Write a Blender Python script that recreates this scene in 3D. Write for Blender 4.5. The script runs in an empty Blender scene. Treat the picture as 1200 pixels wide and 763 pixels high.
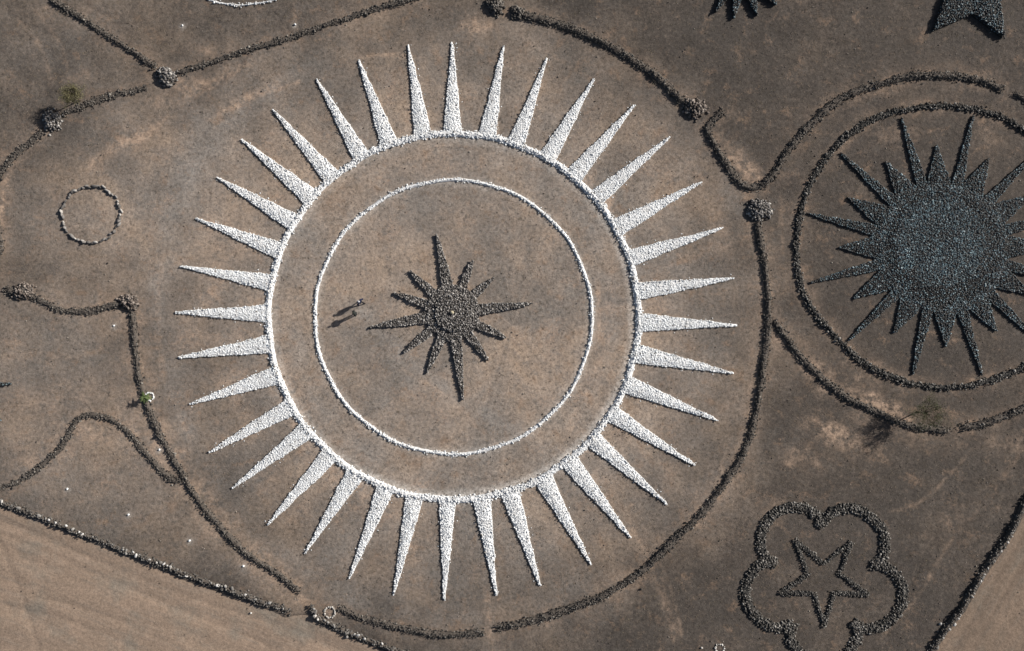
import bpy, math, random
import numpy as np
from mathutils import Vector, Matrix

rng = np.random.default_rng(11)
random.seed(11)
R = math.radians
scene = bpy.context.scene
C = scene.collection

# ------------------------------------------------------------------ camera
H, TILT, FPX, W0, H0 = 95.0, R(2.0), 950.0, 1200, 763
cam_d = bpy.data.cameras.new('camera')
cam_d.sensor_width = 36.0
cam_d.lens = 36.0 * FPX / W0
cam_d.clip_start, cam_d.clip_end = 1.0, 6000.0
cam = bpy.data.objects.new('camera', cam_d)
C.objects.link(cam)
CAM = np.array([0.0, -H * math.tan(TILT), H])
cam.location = CAM
cam.rotation_euler = (TILT, 0, 0)
scene.camera = cam
scene.render.resolution_x, scene.render.resolution_y = 1024, 651

# ------------------------------------------------------------------ light
SUN_EL = R(27.0)
SUN_AZ = math.atan2(0.43, 0.90)            # direction towards the sun, from +x
S = np.array([math.cos(SUN_EL) * math.cos(SUN_AZ), math.cos(SUN_EL) * math.sin(SUN_AZ), math.sin(SUN_EL)])
wd = bpy.data.worlds.new('World'); scene.world = wd; wd.use_nodes = True
nt = wd.node_tree
sky = nt.nodes.new('ShaderNodeTexSky'); sky.sky_type = 'NISHITA'; sky.sun_disc = False
sky.sun_elevation = SUN_EL
sky.sun_rotation = math.pi / 2 - SUN_AZ
sky.altitude = 1200; sky.dust_density = 5.0; sky.ozone_density = 0.4
nt.nodes['Background'].inputs[1].default_value = 0.05
nt.links.new(sky.outputs[0], nt.nodes['Background'].inputs[0])
sd = bpy.data.lights.new('sun', 'SUN'); sd.energy = 5.0; sd.angle = R(0.53); sd.color = (1.0, 0.94, 0.865)
sun = bpy.data.objects.new('sun', sd); C.objects.link(sun)
sun.rotation_euler = Vector(-S).to_track_quat('-Z', 'Y').to_euler()
sun.location = (60, 30, 60)
vs = scene.view_settings
vs.view_transform = 'Standard'; vs.look = 'None'; vs.exposure = 0.42; vs.gamma = 1.0; vs.use_curve_mapping = False

# ------------------------------------------------------------------ helpers
def gz(x, y):
    """gentle lie of the land, a few centimetres"""
    return (0.035 * np.sin(x * 0.31 + 1.3 * np.sin(y * 0.17)) * np.sin(y * 0.27 + 0.8)
            + 0.03 * np.sin(x * 0.11 - y * 0.13 + 2.0))

def P(px, py):
    """pixel of the photograph -> point on the ground plane"""
    dx, dy, dz = (px - W0 / 2) / FPX, -(py - H0 / 2) / FPX, -1.0
    c, s = math.cos(TILT), math.sin(TILT)
    wy, wz = dy * c - dz * s, dy * s + dz * c
    t = -CAM[2] / wz
    return np.array([CAM[0] + dx * t, CAM[1] + wy * t])

def PP(pts):
    return np.array([P(a, b) for a, b in pts])

def smooth(pts, step=0.25, closed=False):
    """Catmull-Rom through points, resampled to even steps"""
    p = np.asarray(pts, float)
    n = len(p)
    out = []
    segs = n if closed else n - 1
    for i in range(segs):
        if closed:
            a, b, c, d = p[(i - 1) % n], p[i], p[(i + 1) % n], p[(i + 2) % n]
        else:
            a, b, c, d = p[max(i - 1, 0)], p[i], p[i + 1], p[min(i + 2, n - 1)]
        for t in np.linspace(0, 1, 12, endpoint=False):
            out.append(0.5 * (2 * b + (c - a) * t + (2 * a - 5 * b + 4 * c - d) * t * t + (3 * b - a - 3 * c + d) * t ** 3))
    out.append(p[0] if closed else p[-1])
    return resample(np.array(out), step)

def resample(p, step):
    d = np.r_[0, np.cumsum(np.linalg.norm(np.diff(p, axis=0), axis=1))]
    m = max(2, int(round(d[-1] / step)) + 1)
    u = np.linspace(0, d[-1], m)
    return np.c_[np.interp(u, d, p[:, 0]), np.interp(u, d, p[:, 1])]

def normals(p):
    t = np.gradient(p, axis=0)
    t /= np.linalg.norm(t, axis=1)[:, None] + 1e-9
    return np.c_[-t[:, 1], t[:, 0]]

def inside(q, poly):
    x, y = q[:, 0], q[:, 1]
    r = np.zeros(len(q), bool)
    n = len(poly)
    for i in range(n):
        x0, y0 = poly[i]; x1, y1 = poly[(i + 1) % n]
        c = ((y0 > y) != (y1 > y))
        with np.errstate(divide='ignore', invalid='ignore'):
            r ^= c & (x < (x1 - x0) * (y - y0) / (y1 - y0 + 1e-12) + x0)
    return r

def seg_dist(q, line):
    d = np.full(len(q), 1e9)
    for a, b in zip(line[:-1], line[1:]):
        ab = b - a
        t = np.clip(((q - a) @ ab) / (ab @ ab + 1e-12), 0, 1)
        d = np.minimum(d, np.hypot(*(q - a - t[:, None] * ab).T))
    return d

def mesh_np(name, v, faces, flat=True):
    """faces: (n,k) index array or list of them"""
    me = bpy.data.meshes.new(name)
    fl = faces if isinstance(faces, list) else [faces]
    fl = [np.asarray(f, np.int32) for f in fl if len(f)]
    nl = sum(f.size for f in fl); nf = sum(len(f) for f in fl)
    me.vertices.add(len(v)); me.loops.add(nl); me.polygons.add(nf)
    me.vertices.foreach_set('co', np.ascontiguousarray(v, np.float32).ravel())
    me.loops.foreach_set('vertex_index', np.concatenate([f.ravel() for f in fl]))
    st, k = [], 0
    for f in fl:
        st.append(k + np.arange(len(f)) * f.shape[1]); k += f.size
    me.polygons.foreach_set('loop_start', np.concatenate(st).astype(np.int32))
    if not flat:
        me.polygons.foreach_set('use_smooth', np.ones(nf, bool))
    me.update(calc_edges=True)
    return me

def link(name, me, m, parent=None, loc=None):
    o = bpy.data.objects.new(name, me)
    C.objects.link(o)
    if me is not None and m is not None:
        me.materials.append(m)
    if loc is not None:
        o.location = loc
    if parent is not None:
        o.parent = parent
    return o

def tag(o, label=None, cat=None, group=None, kind=None):
    if label: o['label'] = label
    if cat: o['category'] = cat
    if group: o['group'] = group
    o['kind'] = kind or 'thing'
    return o

def base(xy):
    return np.array([xy[0], xy[1], float(gz(xy[0], xy[1]))])

def attr(me, name, data, typ='FLOAT'):
    a = me.attributes.new(name, typ, 'POINT')
    a.data.foreach_set('value' if typ == 'FLOAT' else 'color', np.ascontiguousarray(data, np.float32).ravel())

# ------------------------------------------------------------------ materials
class N:
    """small node-tree builder"""
    def __init__(s, name):
        s.m = bpy.data.materials.new(name); s.m.use_nodes = True
        s.t = s.m.node_tree; s.b = s.t.nodes['Principled BSDF']
    def n(s, typ, **kw):
        o = s.t.nodes.new('ShaderNode' + typ)
        for k, v in kw.items():
            if hasattr(o, k): setattr(o, k, v)
        return o
    def l(s, a, b): s.t.links.new(a, b)
    def coord(s):
        if not hasattr(s, 'co'): s.co = s.n('NewGeometry').outputs['Position']
        return s.co
    def noise(s, scale, detail=4, rough=0.6, stretch=None):
        o = s.n('TexNoise'); o.inputs['Scale'].default_value = scale
        o.inputs['Detail'].default_value = detail; o.inputs['Roughness'].default_value = rough
        c = s.coord()
        if stretch:
            mp = s.n('Mapping'); mp.vector_type = 'TEXTURE'; mp.inputs['Rotation'].default_value = stretch[0]; mp.inputs['Scale'].default_value = stretch[1]
            s.l(c, mp.inputs['Vector']); c = mp.outputs[0]
        s.l(c, o.inputs['Vector']); return o.outputs['Fac']
    def ramp(s, fac, stops):
        o = s.n('ValToRGB'); e = o.color_ramp.elements
        while len(e) < len(stops): e.new(0.5)
        for el, (p, c) in zip(e, stops):
            el.position = p; el.color = (c, c, c, 1) if not hasattr(c, '__len__') else (*c, 1)
        s.l(fac, o.inputs[0]); return o.outputs[0]
    def mix(s, a, b, fac, mode='MIX'):
        o = s.n('Mix'); o.data_type = 'RGBA'; o.blend_type = mode
        for sock, v in ((o.inputs[0], fac), (o.inputs[6], a), (o.inputs[7], b)):
            if isinstance(v, (int, float)): sock.default_value = v
            elif isinstance(v, tuple): sock.default_value = (*v, 1)
            else: s.l(v, sock)
        return o.outputs[2]
    def math(s, op, a, b=0.0):
        o = s.n('Math'); o.operation = op
        for sock, v in zip(o.inputs, (a, b)):
            if isinstance(v, (int, float)): sock.default_value = v
            else: s.l(v, sock)
        return o.outputs[0]
    def attr(s, name):
        o = s.n('Attribute'); o.attribute_name = name; return o
    def bump(s, h, strength=0.5, dist=0.05):
        o = s.n('Bump'); o.inputs['Strength'].default_value = strength; o.inputs['Distance'].default_value = dist
        s.l(h, o.inputs['Height']); s.l(o.outputs[0], s.b.inputs['Normal'])
    def done(s, col, rough=0.9, spec=0.3):
        if isinstance(col, tuple): s.b.inputs['Base Color'].default_value = (*col, 1)
        else: s.l(col, s.b.inputs['Base Color'])
        s.b.inputs['Roughness'].default_value = rough
        s.b.inputs['Specular IOR Level'].default_value = spec
        return s.m

def stone_mat(name, stops, rough=0.85, spec=0.3, dirt=0.0, mottle=0.0):
    """rock whose colour is picked stone by stone from the ramp, with grain"""
    k = N(name)
    c = k.ramp(k.attr('tint').outputs['Fac'], stops)
    g = k.ramp(k.noise(14, 5, 0.7), [(0.3, 0.72), (0.7, 1.15)])
    c = k.mix(c, g, 1.0, 'MULTIPLY')
    if mottle:                   # batches of stone from different pits
        c = k.mix(c, k.ramp(k.noise(0.55, 6, 0.7), [(0.36, 1 - mottle), (0.64, 1 + mottle)]), 1.0, 'MULTIPLY')
        c = k.mix(c, (0.062, 0.052, 0.044), k.ramp(k.noise(0.8, 6, 0.7), [(0.54, 0.0), (0.66, 0.55)]))
    if dirt:                     # worn whitewash and dust, in patches
        c = k.mix(c, (0.42, 0.37, 0.32), k.ramp(k.noise(0.9, 6, 0.7), [(0.48, 0.0), (0.72, dirt)]))
    k.bump(k.noise(22, 4, 0.7), 0.6, 0.02)
    return k.done(c, rough, spec)

M = {}
M['white_stone'] = stone_mat('whitewashed stone', [(0, (0.10, 0.095, 0.09)), (0.035, (0.2, 0.19, 0.18)), (0.06, (0.62, 0.61, 0.59)), (0.14, (0.64, 0.66, 0.675)), (0.6, (0.77, 0.80, 0.825)), (1, (0.85, 0.88, 0.9))], dirt=0.4)
M['pale_stone'] = stone_mat('pale quartz stone', [(0, (0.22, 0.2, 0.18)), (0.5, (0.42, 0.4, 0.37)), (1, (0.66, 0.65, 0.62))])
M['grey_stone'] = stone_mat('weathered grey stone', [(0, (0.045, 0.042, 0.04)), (0.3, (0.12, 0.113, 0.108)), (0.7, (0.225, 0.213, 0.205)), (0.93, (0.38, 0.365, 0.345)), (1, (0.55, 0.53, 0.5))])
M['brown_stone'] = stone_mat('brown field stone', [(0, (0.045, 0.036, 0.03)), (0.5, (0.15, 0.125, 0.11)), (0.88, (0.26, 0.225, 0.2)), (1, (0.38, 0.34, 0.31))])
M['dark_stone'] = stone_mat('dark field stone', [(0, (0.035, 0.033, 0.03)), (0.45, (0.095, 0.088, 0.08)), (0.85, (0.19, 0.18, 0.165)), (1, (0.36, 0.345, 0.32))])
M['berm_stone'] = stone_mat('dusty berm stone', [(0, (0.035, 0.031, 0.028)), (0.5, (0.085, 0.077, 0.07)), (0.9, (0.16, 0.147, 0.132)), (1, (0.29, 0.27, 0.24))])
M['black_stone'] = stone_mat('blue black slate', [(0, (0.012, 0.012, 0.013)), (0.4, (0.036, 0.038, 0.041)), (0.5, (0.066, 0.06, 0.055)), (0.56, (0.05, 0.073, 0.086)), (0.82, (0.085, 0.132, 0.155)), (0.95, (0.17, 0.245, 0.275)), (1, (0.42, 0.48, 0.5))], 0.55, 0.5, mottle=0.4)
M['teal_stone'] = stone_mat('teal slate', [(0, (0.012, 0.014, 0.017)), (0.35, (0.038, 0.058, 0.07)), (0.7, (0.075, 0.128, 0.155)), (0.92, (0.15, 0.235, 0.27)), (1, (0.40, 0.48, 0.5))], 0.55, 0.5, mottle=0.4)
M['wall_stone'] = stone_mat('wall stone', [(0, (0.05, 0.046, 0.042)), (0.45, (0.12, 0.112, 0.104)), (0.8, (0.27, 0.26, 0.245)), (1, (0.6, 0.59, 0.57))])

def core_mat(name, a, b):
    k = N(name)
    c = k.mix(a, b, k.ramp(k.noise(5, 6, 0.7), [(0.3, 0.0), (0.7, 1.0)]))
    k.bump(k.noise(9, 6, 0.75), 1.0, 0.08)
    return k.done(c, 0.95, 0.15)
M['white_core'] = core_mat('whitewashed rubble', (0.60, 0.605, 0.605), (0.77, 0.79, 0.81))
M['earth_core'] = core_mat('berm earth and rubble', (0.065, 0.056, 0.049), (0.13, 0.113, 0.098))
M['dark_core'] = core_mat('dark slate rubble', (0.02, 0.02, 0.02), (0.055, 0.054, 0.052))
M['grey_core'] = core_mat('grey rubble', (0.055, 0.048, 0.043), (0.12, 0.11, 0.10))

def ground_mat():
    k = N('dry earth')
    big = k.noise(0.045, 5, 0.6); mid = k.noise(0.35, 6, 0.65); fine = k.noise(2.6, 8, 0.72); grit = k.noise(9.0, 5, 0.75)
    patch = k.noise(0.10, 8, 0.66); clod = k.noise(0.85, 9, 0.78); crumb = k.noise(2.0, 8, 0.82)
    c = k.mix((0.214, 0.181, 0.155), (0.292, 0.240, 0.199), k.ramp(big, [(0.38, 0.0), (0.62, 1.0)]))
    c = k.mix(c, (0.345, 0.262, 0.196), k.ramp(patch, [(0.49, 0.0), (0.63, 0.7)]))
    c = k.mix(c, (0.190, 0.176, 0.162), k.ramp(patch, [(0.36, 0.7), (0.49, 0.0)]))
    ms = k.attr('soil'); sp = k.n('SeparateColor'); k.l(ms.outputs['Color'], sp.inputs[0])
    wob = k.ramp(mid, [(0.3, 0.45), (0.7, 1.2)])
    ragged = k.ramp(clod, [(0.43, 0.12), (0.57, 1.4)])
    worn = k.math('MULTIPLY', ms.outputs['Alpha'], wob)
    c = k.mix(c, (0.265, 0.245, 0.226), k.math('MINIMUM', worn, 0.85))
    # crumbs of ochre soil, grey litter, pale chaff: patchy, with hard little edges
    och = k.ramp(k.noise(0.3, 10, 0.78), [(0.53, 0.0), (0.62, 0.75)])
    c = k.mix(c, (0.385, 0.268, 0.192), k.math('MULTIPLY', och, k.ramp(crumb, [(0.44, 0.05), (0.56, 1.0)])))
    c = k.mix(c, (0.40, 0.318, 0.25), k.ramp(crumb, [(0.57, 0.0), (0.66, 0.65)]))
    c = k.mix(c, (0.145, 0.134, 0.124), k.ramp(clod, [(0.36, 0.65), (0.47, 0.0)]))
    c = k.mix(c, (0.165, 0.156, 0.147), k.ramp(k.noise(0.6, 9, 0.75), [(0.53, 0.0), (0.64, 0.5)]))
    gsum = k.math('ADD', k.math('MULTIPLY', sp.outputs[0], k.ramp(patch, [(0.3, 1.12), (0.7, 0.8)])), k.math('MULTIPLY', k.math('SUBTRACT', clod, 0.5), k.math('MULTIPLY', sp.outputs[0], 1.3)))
    c = k.mix(c, (0.060, 0.052, 0.046), k.math('MAXIMUM', k.math('MINIMUM', gsum, 0.93), 0.0))  # dark tone of the growth and of the painted vignette
    # chaff and bare crumbs lie on the overgrown, vignette-darkened ground as well
    c = k.mix(c, (0.27, 0.205, 0.155), k.ramp(crumb, [(0.56, 0.0), (0.68, 0.42)]))
    c = k.mix(c, (0.235, 0.165, 0.118), k.math('MULTIPLY', k.ramp(k.noise(0.42, 10, 0.76), [(0.54, 0.0), (0.64, 0.5)]), ragged))
    c = k.mix(c, (0.052, 0.048, 0.044), k.ramp(k.noise(1.3, 9, 0.8), [(0.34, 0.6), (0.44, 0.0)]))
    bare = k.math('MULTIPLY', k.math('MULTIPLY', sp.outputs[1], wob), ragged)
    c = k.mix(c, (0.42, 0.305, 0.225), k.math('MINIMUM', bare, 0.8))
    lime = k.math('MULTIPLY', sp.outputs[2], k.ramp(fine, [(0.3, 0.3), (0.65, 1.0)]))
    c = k.mix(c, (0.55, 0.53, 0.50), k.math('MINIMUM', lime, 0.8))
    c = k.mix(c, k.ramp(mid, [(0.28, 0.8), (0.72, 1.18)]), 1.0, 'MULTIPLY')
    c = k.mix(c, k.ramp(fine, [(0.34, 0.7), (0.5, 1.0), (0.66, 1.32)]), 1.0, 'MULTIPLY')
    c = k.mix(c, k.ramp(grit, [(0.34, 0.76), (0.66, 1.24)]), 1.0, 'MULTIPLY')
    h = k.math('ADD', k.math('MULTIPLY', fine, 0.7), k.math('MULTIPLY', grit, 0.35))
    k.bump(h, 0.7, 0.12)
    return k.done(c, 0.95, 0.15)
M['ground'] = ground_mat()

def road_mat(name, ang, tone=1.0):
    k = N(name)
    st = ((0, 0, ang), (16.0, 2.2, 1.0))
    streak = k.noise(1.0, 6, 0.6, st); streak2 = k.noise(3.0, 6, 0.65, ((0, 0, ang), (16.0, 1.6, 1.0)))
    fine = k.noise(3.2, 7, 0.7); grit = k.noise(10, 4, 0.7); mid = k.noise(0.3, 5, 0.6)
    c = k.mix((0.212, 0.163, 0.128), (0.305, 0.228, 0.17), k.ramp(streak, [(0.3, 0.2), (0.7, 0.85)]))
    c = k.mix(c, (0.20, 0.175, 0.15), k.ramp(streak2, [(0.5, 0.0), (0.72, 0.45)]))
    c = k.mix(c, (0.33, 0.245, 0.185), k.ramp(mid, [(0.5, 0.0), (0.68, 0.65)]))
    c = k.mix(c, (0.19, 0.18, 0.155), k.ramp(k.noise(0.19, 6, 0.65), [(0.52, 0.0), (0.7, 0.6)]))
    c = k.mix(c, k.ramp(fine, [(0.3, 0.72), (0.7, 1.28)]), 1.0, 'MULTIPLY')
    c = k.mix(c, k.ramp(grit, [(0.3, 0.75 * tone), (0.7, 1.25 * tone)]), 1.0, 'MULTIPLY')
    k.bump(k.math('ADD', fine, k.math('MULTIPLY', streak2, 0.7)), 0.5, 0.1)
    return k.done(c, 0.95, 0.15)

def plain(name, col, rough=0.9, var=0.25, scale=30):
    k = N(name)
    g = k.ramp(k.noise(scale, 3), [(0.3, 1 - var), (0.7, 1 + var)])
    return k.done(k.mix(col, g, 1.0, 'MULTIPLY'), rough, 0.25)

# ------------------------------------------------------------------ rock meshes
def ico():
    t = (1 + 5 ** 0.5) / 2
    v = np.array([(-1, t, 0), (1, t, 0), (-1, -t, 0), (1, -t, 0), (0, -1, t), (0, 1, t), (0, -1, -t), (0, 1, -t), (t, 0, -1), (t, 0, 1), (-t, 0, -1), (-t, 0, 1)], float)
    f = [(0, 11, 5), (0, 5, 1), (0, 1, 7), (0, 7, 10), (0, 10, 11), (1, 5, 9), (5, 11, 4), (11, 10, 2), (10, 7, 6), (7, 1, 8), (3, 9, 4), (3, 4, 2), (3, 2, 6), (3, 6, 8), (3, 8, 9), (4, 9, 5), (2, 4, 11), (6, 2, 10), (8, 6, 7), (9, 8, 1)]
    return v / np.linalg.norm(v[0]), np.array(f)
IV, IF = ico()
ROCKS = np.array([IV * rng.uniform(0.72, 1.15, (12, 1)) for _ in range(12)])

def rot_mats(n, tilt=1.0):
    q = rng.normal(size=(n, 4))
    q[:, 1:3] *= tilt
    q /= np.linalg.norm(q, axis=1)[:, None]
    w, x, y, z = q.T
    return np.stack([np.stack([1 - 2 * (y * y + z * z), 2 * (x * y - z * w), 2 * (x * z + y * w)], 1),
                     np.stack([2 * (x * y + z * w), 1 - 2 * (x * x + z * z), 2 * (y * z - x * w)], 1),
                     np.stack([2 * (x * z - y * w), 2 * (y * z + x * w), 1 - 2 * (x * x + y * y)], 1)], 1)

def rocks(name, pts, size, m, parent, origin, tint=None, flat=(0.55, 0.9), tilt=0.6):
    """many rocks as one mesh (too small to pick apart)"""
    n = len(pts)
    sc = np.c_[rng.uniform(0.85, 1.25, n), rng.uniform(0.7, 1.0, n), rng.uniform(*flat, n)] * np.asarray(size).reshape(-1, 1)
    v = ROCKS[rng.integers(0, len(ROCKS), n)] * sc[:, None, :]
    v = np.einsum('nij,nkj->nki', rot_mats(n, tilt), v) + (pts - origin)[:, None, :]
    f = (IF[None] + 12 * np.arange(n)[:, None, None]).reshape(-1, 3)
    me = mesh_np(name, v.reshape(-1, 3), f)
    if tint is None: tint = rng.random(n)
    attr(me, 'tint', np.repeat(tint, 12))
    o = link(name, me, m, parent)
    o['kind'] = 'stuff'
    return o

def one_rock_mesh(name, m, size=1.0, tint=0.5, flat=0.75):
    v = IV * rng.uniform(0.78, 1.12, (12, 1)) * np.array([1.1, 0.9, flat]) * size
    # chamfer by one midpoint pass so a single stone is not a bare icosahedron
    vv = [tuple(a) for a in v]; mid = {}; fs = []
    def mp(a, b):
        kk = (min(a, b), max(a, b))
        if kk not in mid:
            p = (np.array(vv[a]) + np.array(vv[b])) / 2
            p = p * rng.uniform(1.02, 1.16); mid[kk] = len(vv); vv.append(tuple(p))
        return mid[kk]
    for a, b, c in IF:
        x, y, z = mp(a, b), mp(b, c), mp(c, a)
        fs += [(a, x, z), (b, y, x), (c, z, y), (x, y, z)]
    me = mesh_np(name, np.array(vv), np.array(fs))
    attr(me, 'tint', np.full(len(vv), tint))
    me.materials.append(m)
    return me

def fill(poly, sp):
    lo, hi = poly.min(0), poly.max(0)
    nx, ny = int((hi[0] - lo[0]) / sp) + 2, int((hi[1] - lo[1]) / (sp * 0.87)) + 2
    gx, gy = np.meshgrid(np.arange(nx), np.arange(ny))
    q = np.c_[(lo[0] + (gx + 0.5 * (gy % 2)) * sp).ravel(), (lo[1] + gy * sp * 0.87).ravel()]
    q += rng.uniform(-0.42, 0.42, q.shape) * sp
    return q[inside(q, poly)]

def z3(q, dz):
    return np.c_[q, gz(q[:, 0], q[:, 1]) + dz]

def prism(name, poly, top, m, parent, origin, inset=0.12):
    """low flat-topped bed with battered sides following an outline"""
    p = np.asarray(poly); n = len(p)
    c = p.mean(0)
    d = c - p; L = np.linalg.norm(d, axis=1)[:, None]
    ins = p + d / L * np.minimum(inset, 0.3 * L)
    v = np.r_[z3(p, -0.06), z3(ins, top)] - origin
    i = np.arange(n); j = (i + 1) % n
    side = np.c_[i, j, j + n, i + n]
    # fan top from a centre vertex
    v = np.r_[v, [np.r_[c, gz(*c) + top] - origin]]
    topf = np.c_[i + n, j + n, np.full(n, 2 * n)]
    bot = np.c_[j, i, np.full(n, 2 * n + 1)]
    v = np.r_[v, [np.r_[c, gz(*c) - 0.06] - origin]]
    return link(name, mesh_np(name, v, [side, topf, bot]), m, parent)

def mound(name, line, w, h, m, parent, origin, taper=True, closed=False, wv=1.0, hv=1.0):
    """swept earth-and-rubble bank; w = half width"""
    p = np.asarray(line); n = len(p); nn = normals(p)
    if closed:
        nn[0] = nn[-1] = (nn[0] + nn[-1]) / 2
    k = 9
    u = np.linspace(-1, 1, k)
    wn = w * (1 + 0.05 * np.sin(np.arange(n) * 0.9 + rng.uniform(0, 6)) * np.sin(np.arange(n) * 0.37 + rng.uniform(0, 6)))
    hn = h * (1 + 0.06 * np.sin(np.arange(n) * 0.61 + rng.uniform(0, 6)))
    wn = wn * wv; hn = hn * hv
    if taper and not closed:
        e = np.minimum(np.arange(n), np.arange(n)[::-1]) * np.linalg.norm(p[1] - p[0]) / (w * 1.3)
        e = np.clip(e, 0.05, 1) ** 0.5
        wn, hn = wn * e, hn * e
    v = []
    for a in range(k):
        q = p + nn * (wn * u[a])[:, None] + rng.normal(0, 0.02, (n, 2))
        z = hn * (1 - abs(u[a]) ** 1.7) + rng.normal(0, 0.035 * h, n) - (0.08 if a in (0, k - 1) else 0)
        v.append(z3(q, z))
    v = np.array(v)
    if closed: v[:, -1] = v[:, 0]
    v = v.reshape(-1, 3) - origin
    f = []
    for a in range(k - 1):
        i = a * n + np.arange(n - 1)
        f.append(np.c_[i, i + n, i + n + 1, i + 1][:, ::-1])
    i = np.arange(n - 1)
    f.append(np.c_[i, i + 1, (k - 1) * n + i + 1, (k - 1) * n + i][:, ::-1])
    o = link(name, mesh_np(name, v, np.concatenate(f), flat=False), m, parent)
    return o

BERMS = []          # all traced lines, reused for the bare-earth aprons of the ground

def berm(name, px, label, cat, w=0.42, h=0.38, sp=0.16, size=(0.06, 0.115), core='earth_core', stone='berm_stone',
         closed=False, group=None, line=None, cover=1.0, apron=True, tint=None, step=0.25, edge=0.0, flat=(0.55, 0.9)):
    p = smooth(PP(px), step, closed) if line is None else line
    o3 = base(p.mean(0))
    s_ = np.arange(len(p)) * step; ph = rng.uniform(0, 6.28, 6)
    # the row spreads, thins and slumps along its run
    wv = 1 + 0.12 * np.sin(s_ * 0.45 + ph[0]) + 0.09 * np.sin(s_ * 1.13 + ph[1]) + 0.07 * np.sin(s_ * 2.6 + ph[2]) + rng.normal(0, 0.05, len(p))
    hv = 1 + 0.15 * np.sin(s_ * 0.6 + ph[3]) + 0.16 * np.sin(s_ * 1.7 + ph[4]) + 0.1 * np.sin(s_ * 3.4 + ph[5])
    p = p + normals(p) * (0.04 * np.sin(s_ * 0.8 + ph[1]) + 0.025 * np.sin(s_ * 1.9 + ph[3]))[:, None]
    if closed: p[-1] = p[0]; wv[-1] = wv[0]; hv[-1] = hv[0]
    o = mound(name, p, w * 0.92, h * 0.84, M[core], None, o3, closed=closed, wv=wv, hv=hv)
    o.location = o3
    tag(o, label, cat, group)
    L = len(p) * step
    n = int(L * 2 * w / sp ** 2 * cover)
    i = rng.integers(0, len(p), n); u = rng.uniform(-1, 1, n)
    u = np.sign(u) * np.abs(u) ** 0.85
    stray = rng.random(n) < 0.05
    u = np.where(stray, u * rng.uniform(1.1, 2.0, n), u)
    nn = normals(p)
    q = p[i] + nn[i] * (u * w * wv[i] * 1.03)[:, None] + rng.normal(0, step * 0.35, (n, 2))
    z = h * hv[i] * (1 - np.minimum(np.abs(u), 1) ** 1.7) * rng.uniform(0.85, 1.05, n) + 0.02
    sz = size[0] + (size[1] - size[0]) * rng.random(n) ** 1.4
    sz = np.where(rng.random(n) < 0.035, sz * rng.uniform(1.5, 2.1, n), sz)
    if edge:
        ne = int(L / edge)
        for sgn in (-1, 1):
            ii = rng.integers(0, len(p), ne)
            q = np.r_[q, p[ii] + nn[ii] * (sgn * w * rng.uniform(0.75, 1.0, ne))[:, None]]
            z = np.r_[z, rng.uniform(0.5, 1.0, ne) * h]; sz = np.r_[sz, rng.uniform(0.9, 1.25, ne) * size[1]]
    t = rng.random(len(q)) if tint is None else tint(len(q))
    rocks('stones', z3(q, z), sz, M[stone], o, o3, t, flat=flat)
    if apron: BERMS.append((p, w))
    return o

def cairn(px, rad, h, label, stone='grey_stone', size=(0.12, 0.24)):
    """slumped heap: lobed plan, off-centre crest, single blocks rolled off its foot"""
    c = P(*px); o3 = base(c); h = h * 0.72
    ph = rng.uniform(0, 6.28, 3); off = rng.normal(0, 0.18 * rad, 2)
    plan = lambda t: 1 + 0.14 * np.sin(2 * t + ph[0]) + 0.1 * np.sin(3 * t + ph[1]) + 0.07 * np.sin(5 * t + ph[2])
    a = np.linspace(0, 2 * np.pi, 25)[:-1]
    rr = [1.0, 0.78, 0.5, 0.24]; hh = [-0.06, 0.5, 0.85, 1.0]
    v = []
    for r_, z_ in zip(rr, hh):
        jr = rad * r_ * plan(a) * (1 + rng.normal(0, 0.04, 24))
        q = c + off * (1 - r_) + np.c_[np.cos(a) * jr, np.sin(a) * jr]
        v.append(z3(q, h * z_ * rng.uniform(0.88, 1.08, 24)))
    v = np.concatenate(v + [[np.r_[c + off, gz(*c) + h]]]) - o3
    f4 = []
    i = np.arange(24); j = (i + 1) % 24
    for k in range(3): f4.append(np.c_[k * 24 + i, k * 24 + j, (k + 1) * 24 + j, (k + 1) * 24 + i])
    o = link('cairn', mesh_np('cairn', v, [np.concatenate(f4), np.c_[72 + i, 72 + j, np.full(24, 96)]]), M['grey_core'], None, o3)
    tag(o, label, 'cairn', 'stone cairns at the wall ends')
    n = int(130 * rad * rad)
    r_ = np.sqrt(rng.random(n)) * 1.02; th = rng.uniform(0, 2 * np.pi, n)
    r_ = np.where(rng.random(n) < 0.07, rng.uniform(1.05, 1.3, n), r_)
    q = c + off * np.clip(1 - r_, 0, 1)[:, None] + np.c_[np.cos(th), np.sin(th)] * (r_ * rad * plan(th))[:, None]
    z = np.interp(r_, [0, 0.24, 0.5, 0.78, 1.02], [h, h, 0.85 * h, 0.5 * h, 0.03]) + rng.uniform(-0.03, 0.12, n)
    rocks('stones', z3(q, z), size[0] + (size[1] - size[0]) * rng.random(n) ** 1.8, M[stone], o, o3, tilt=1.0)
    return o

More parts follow.
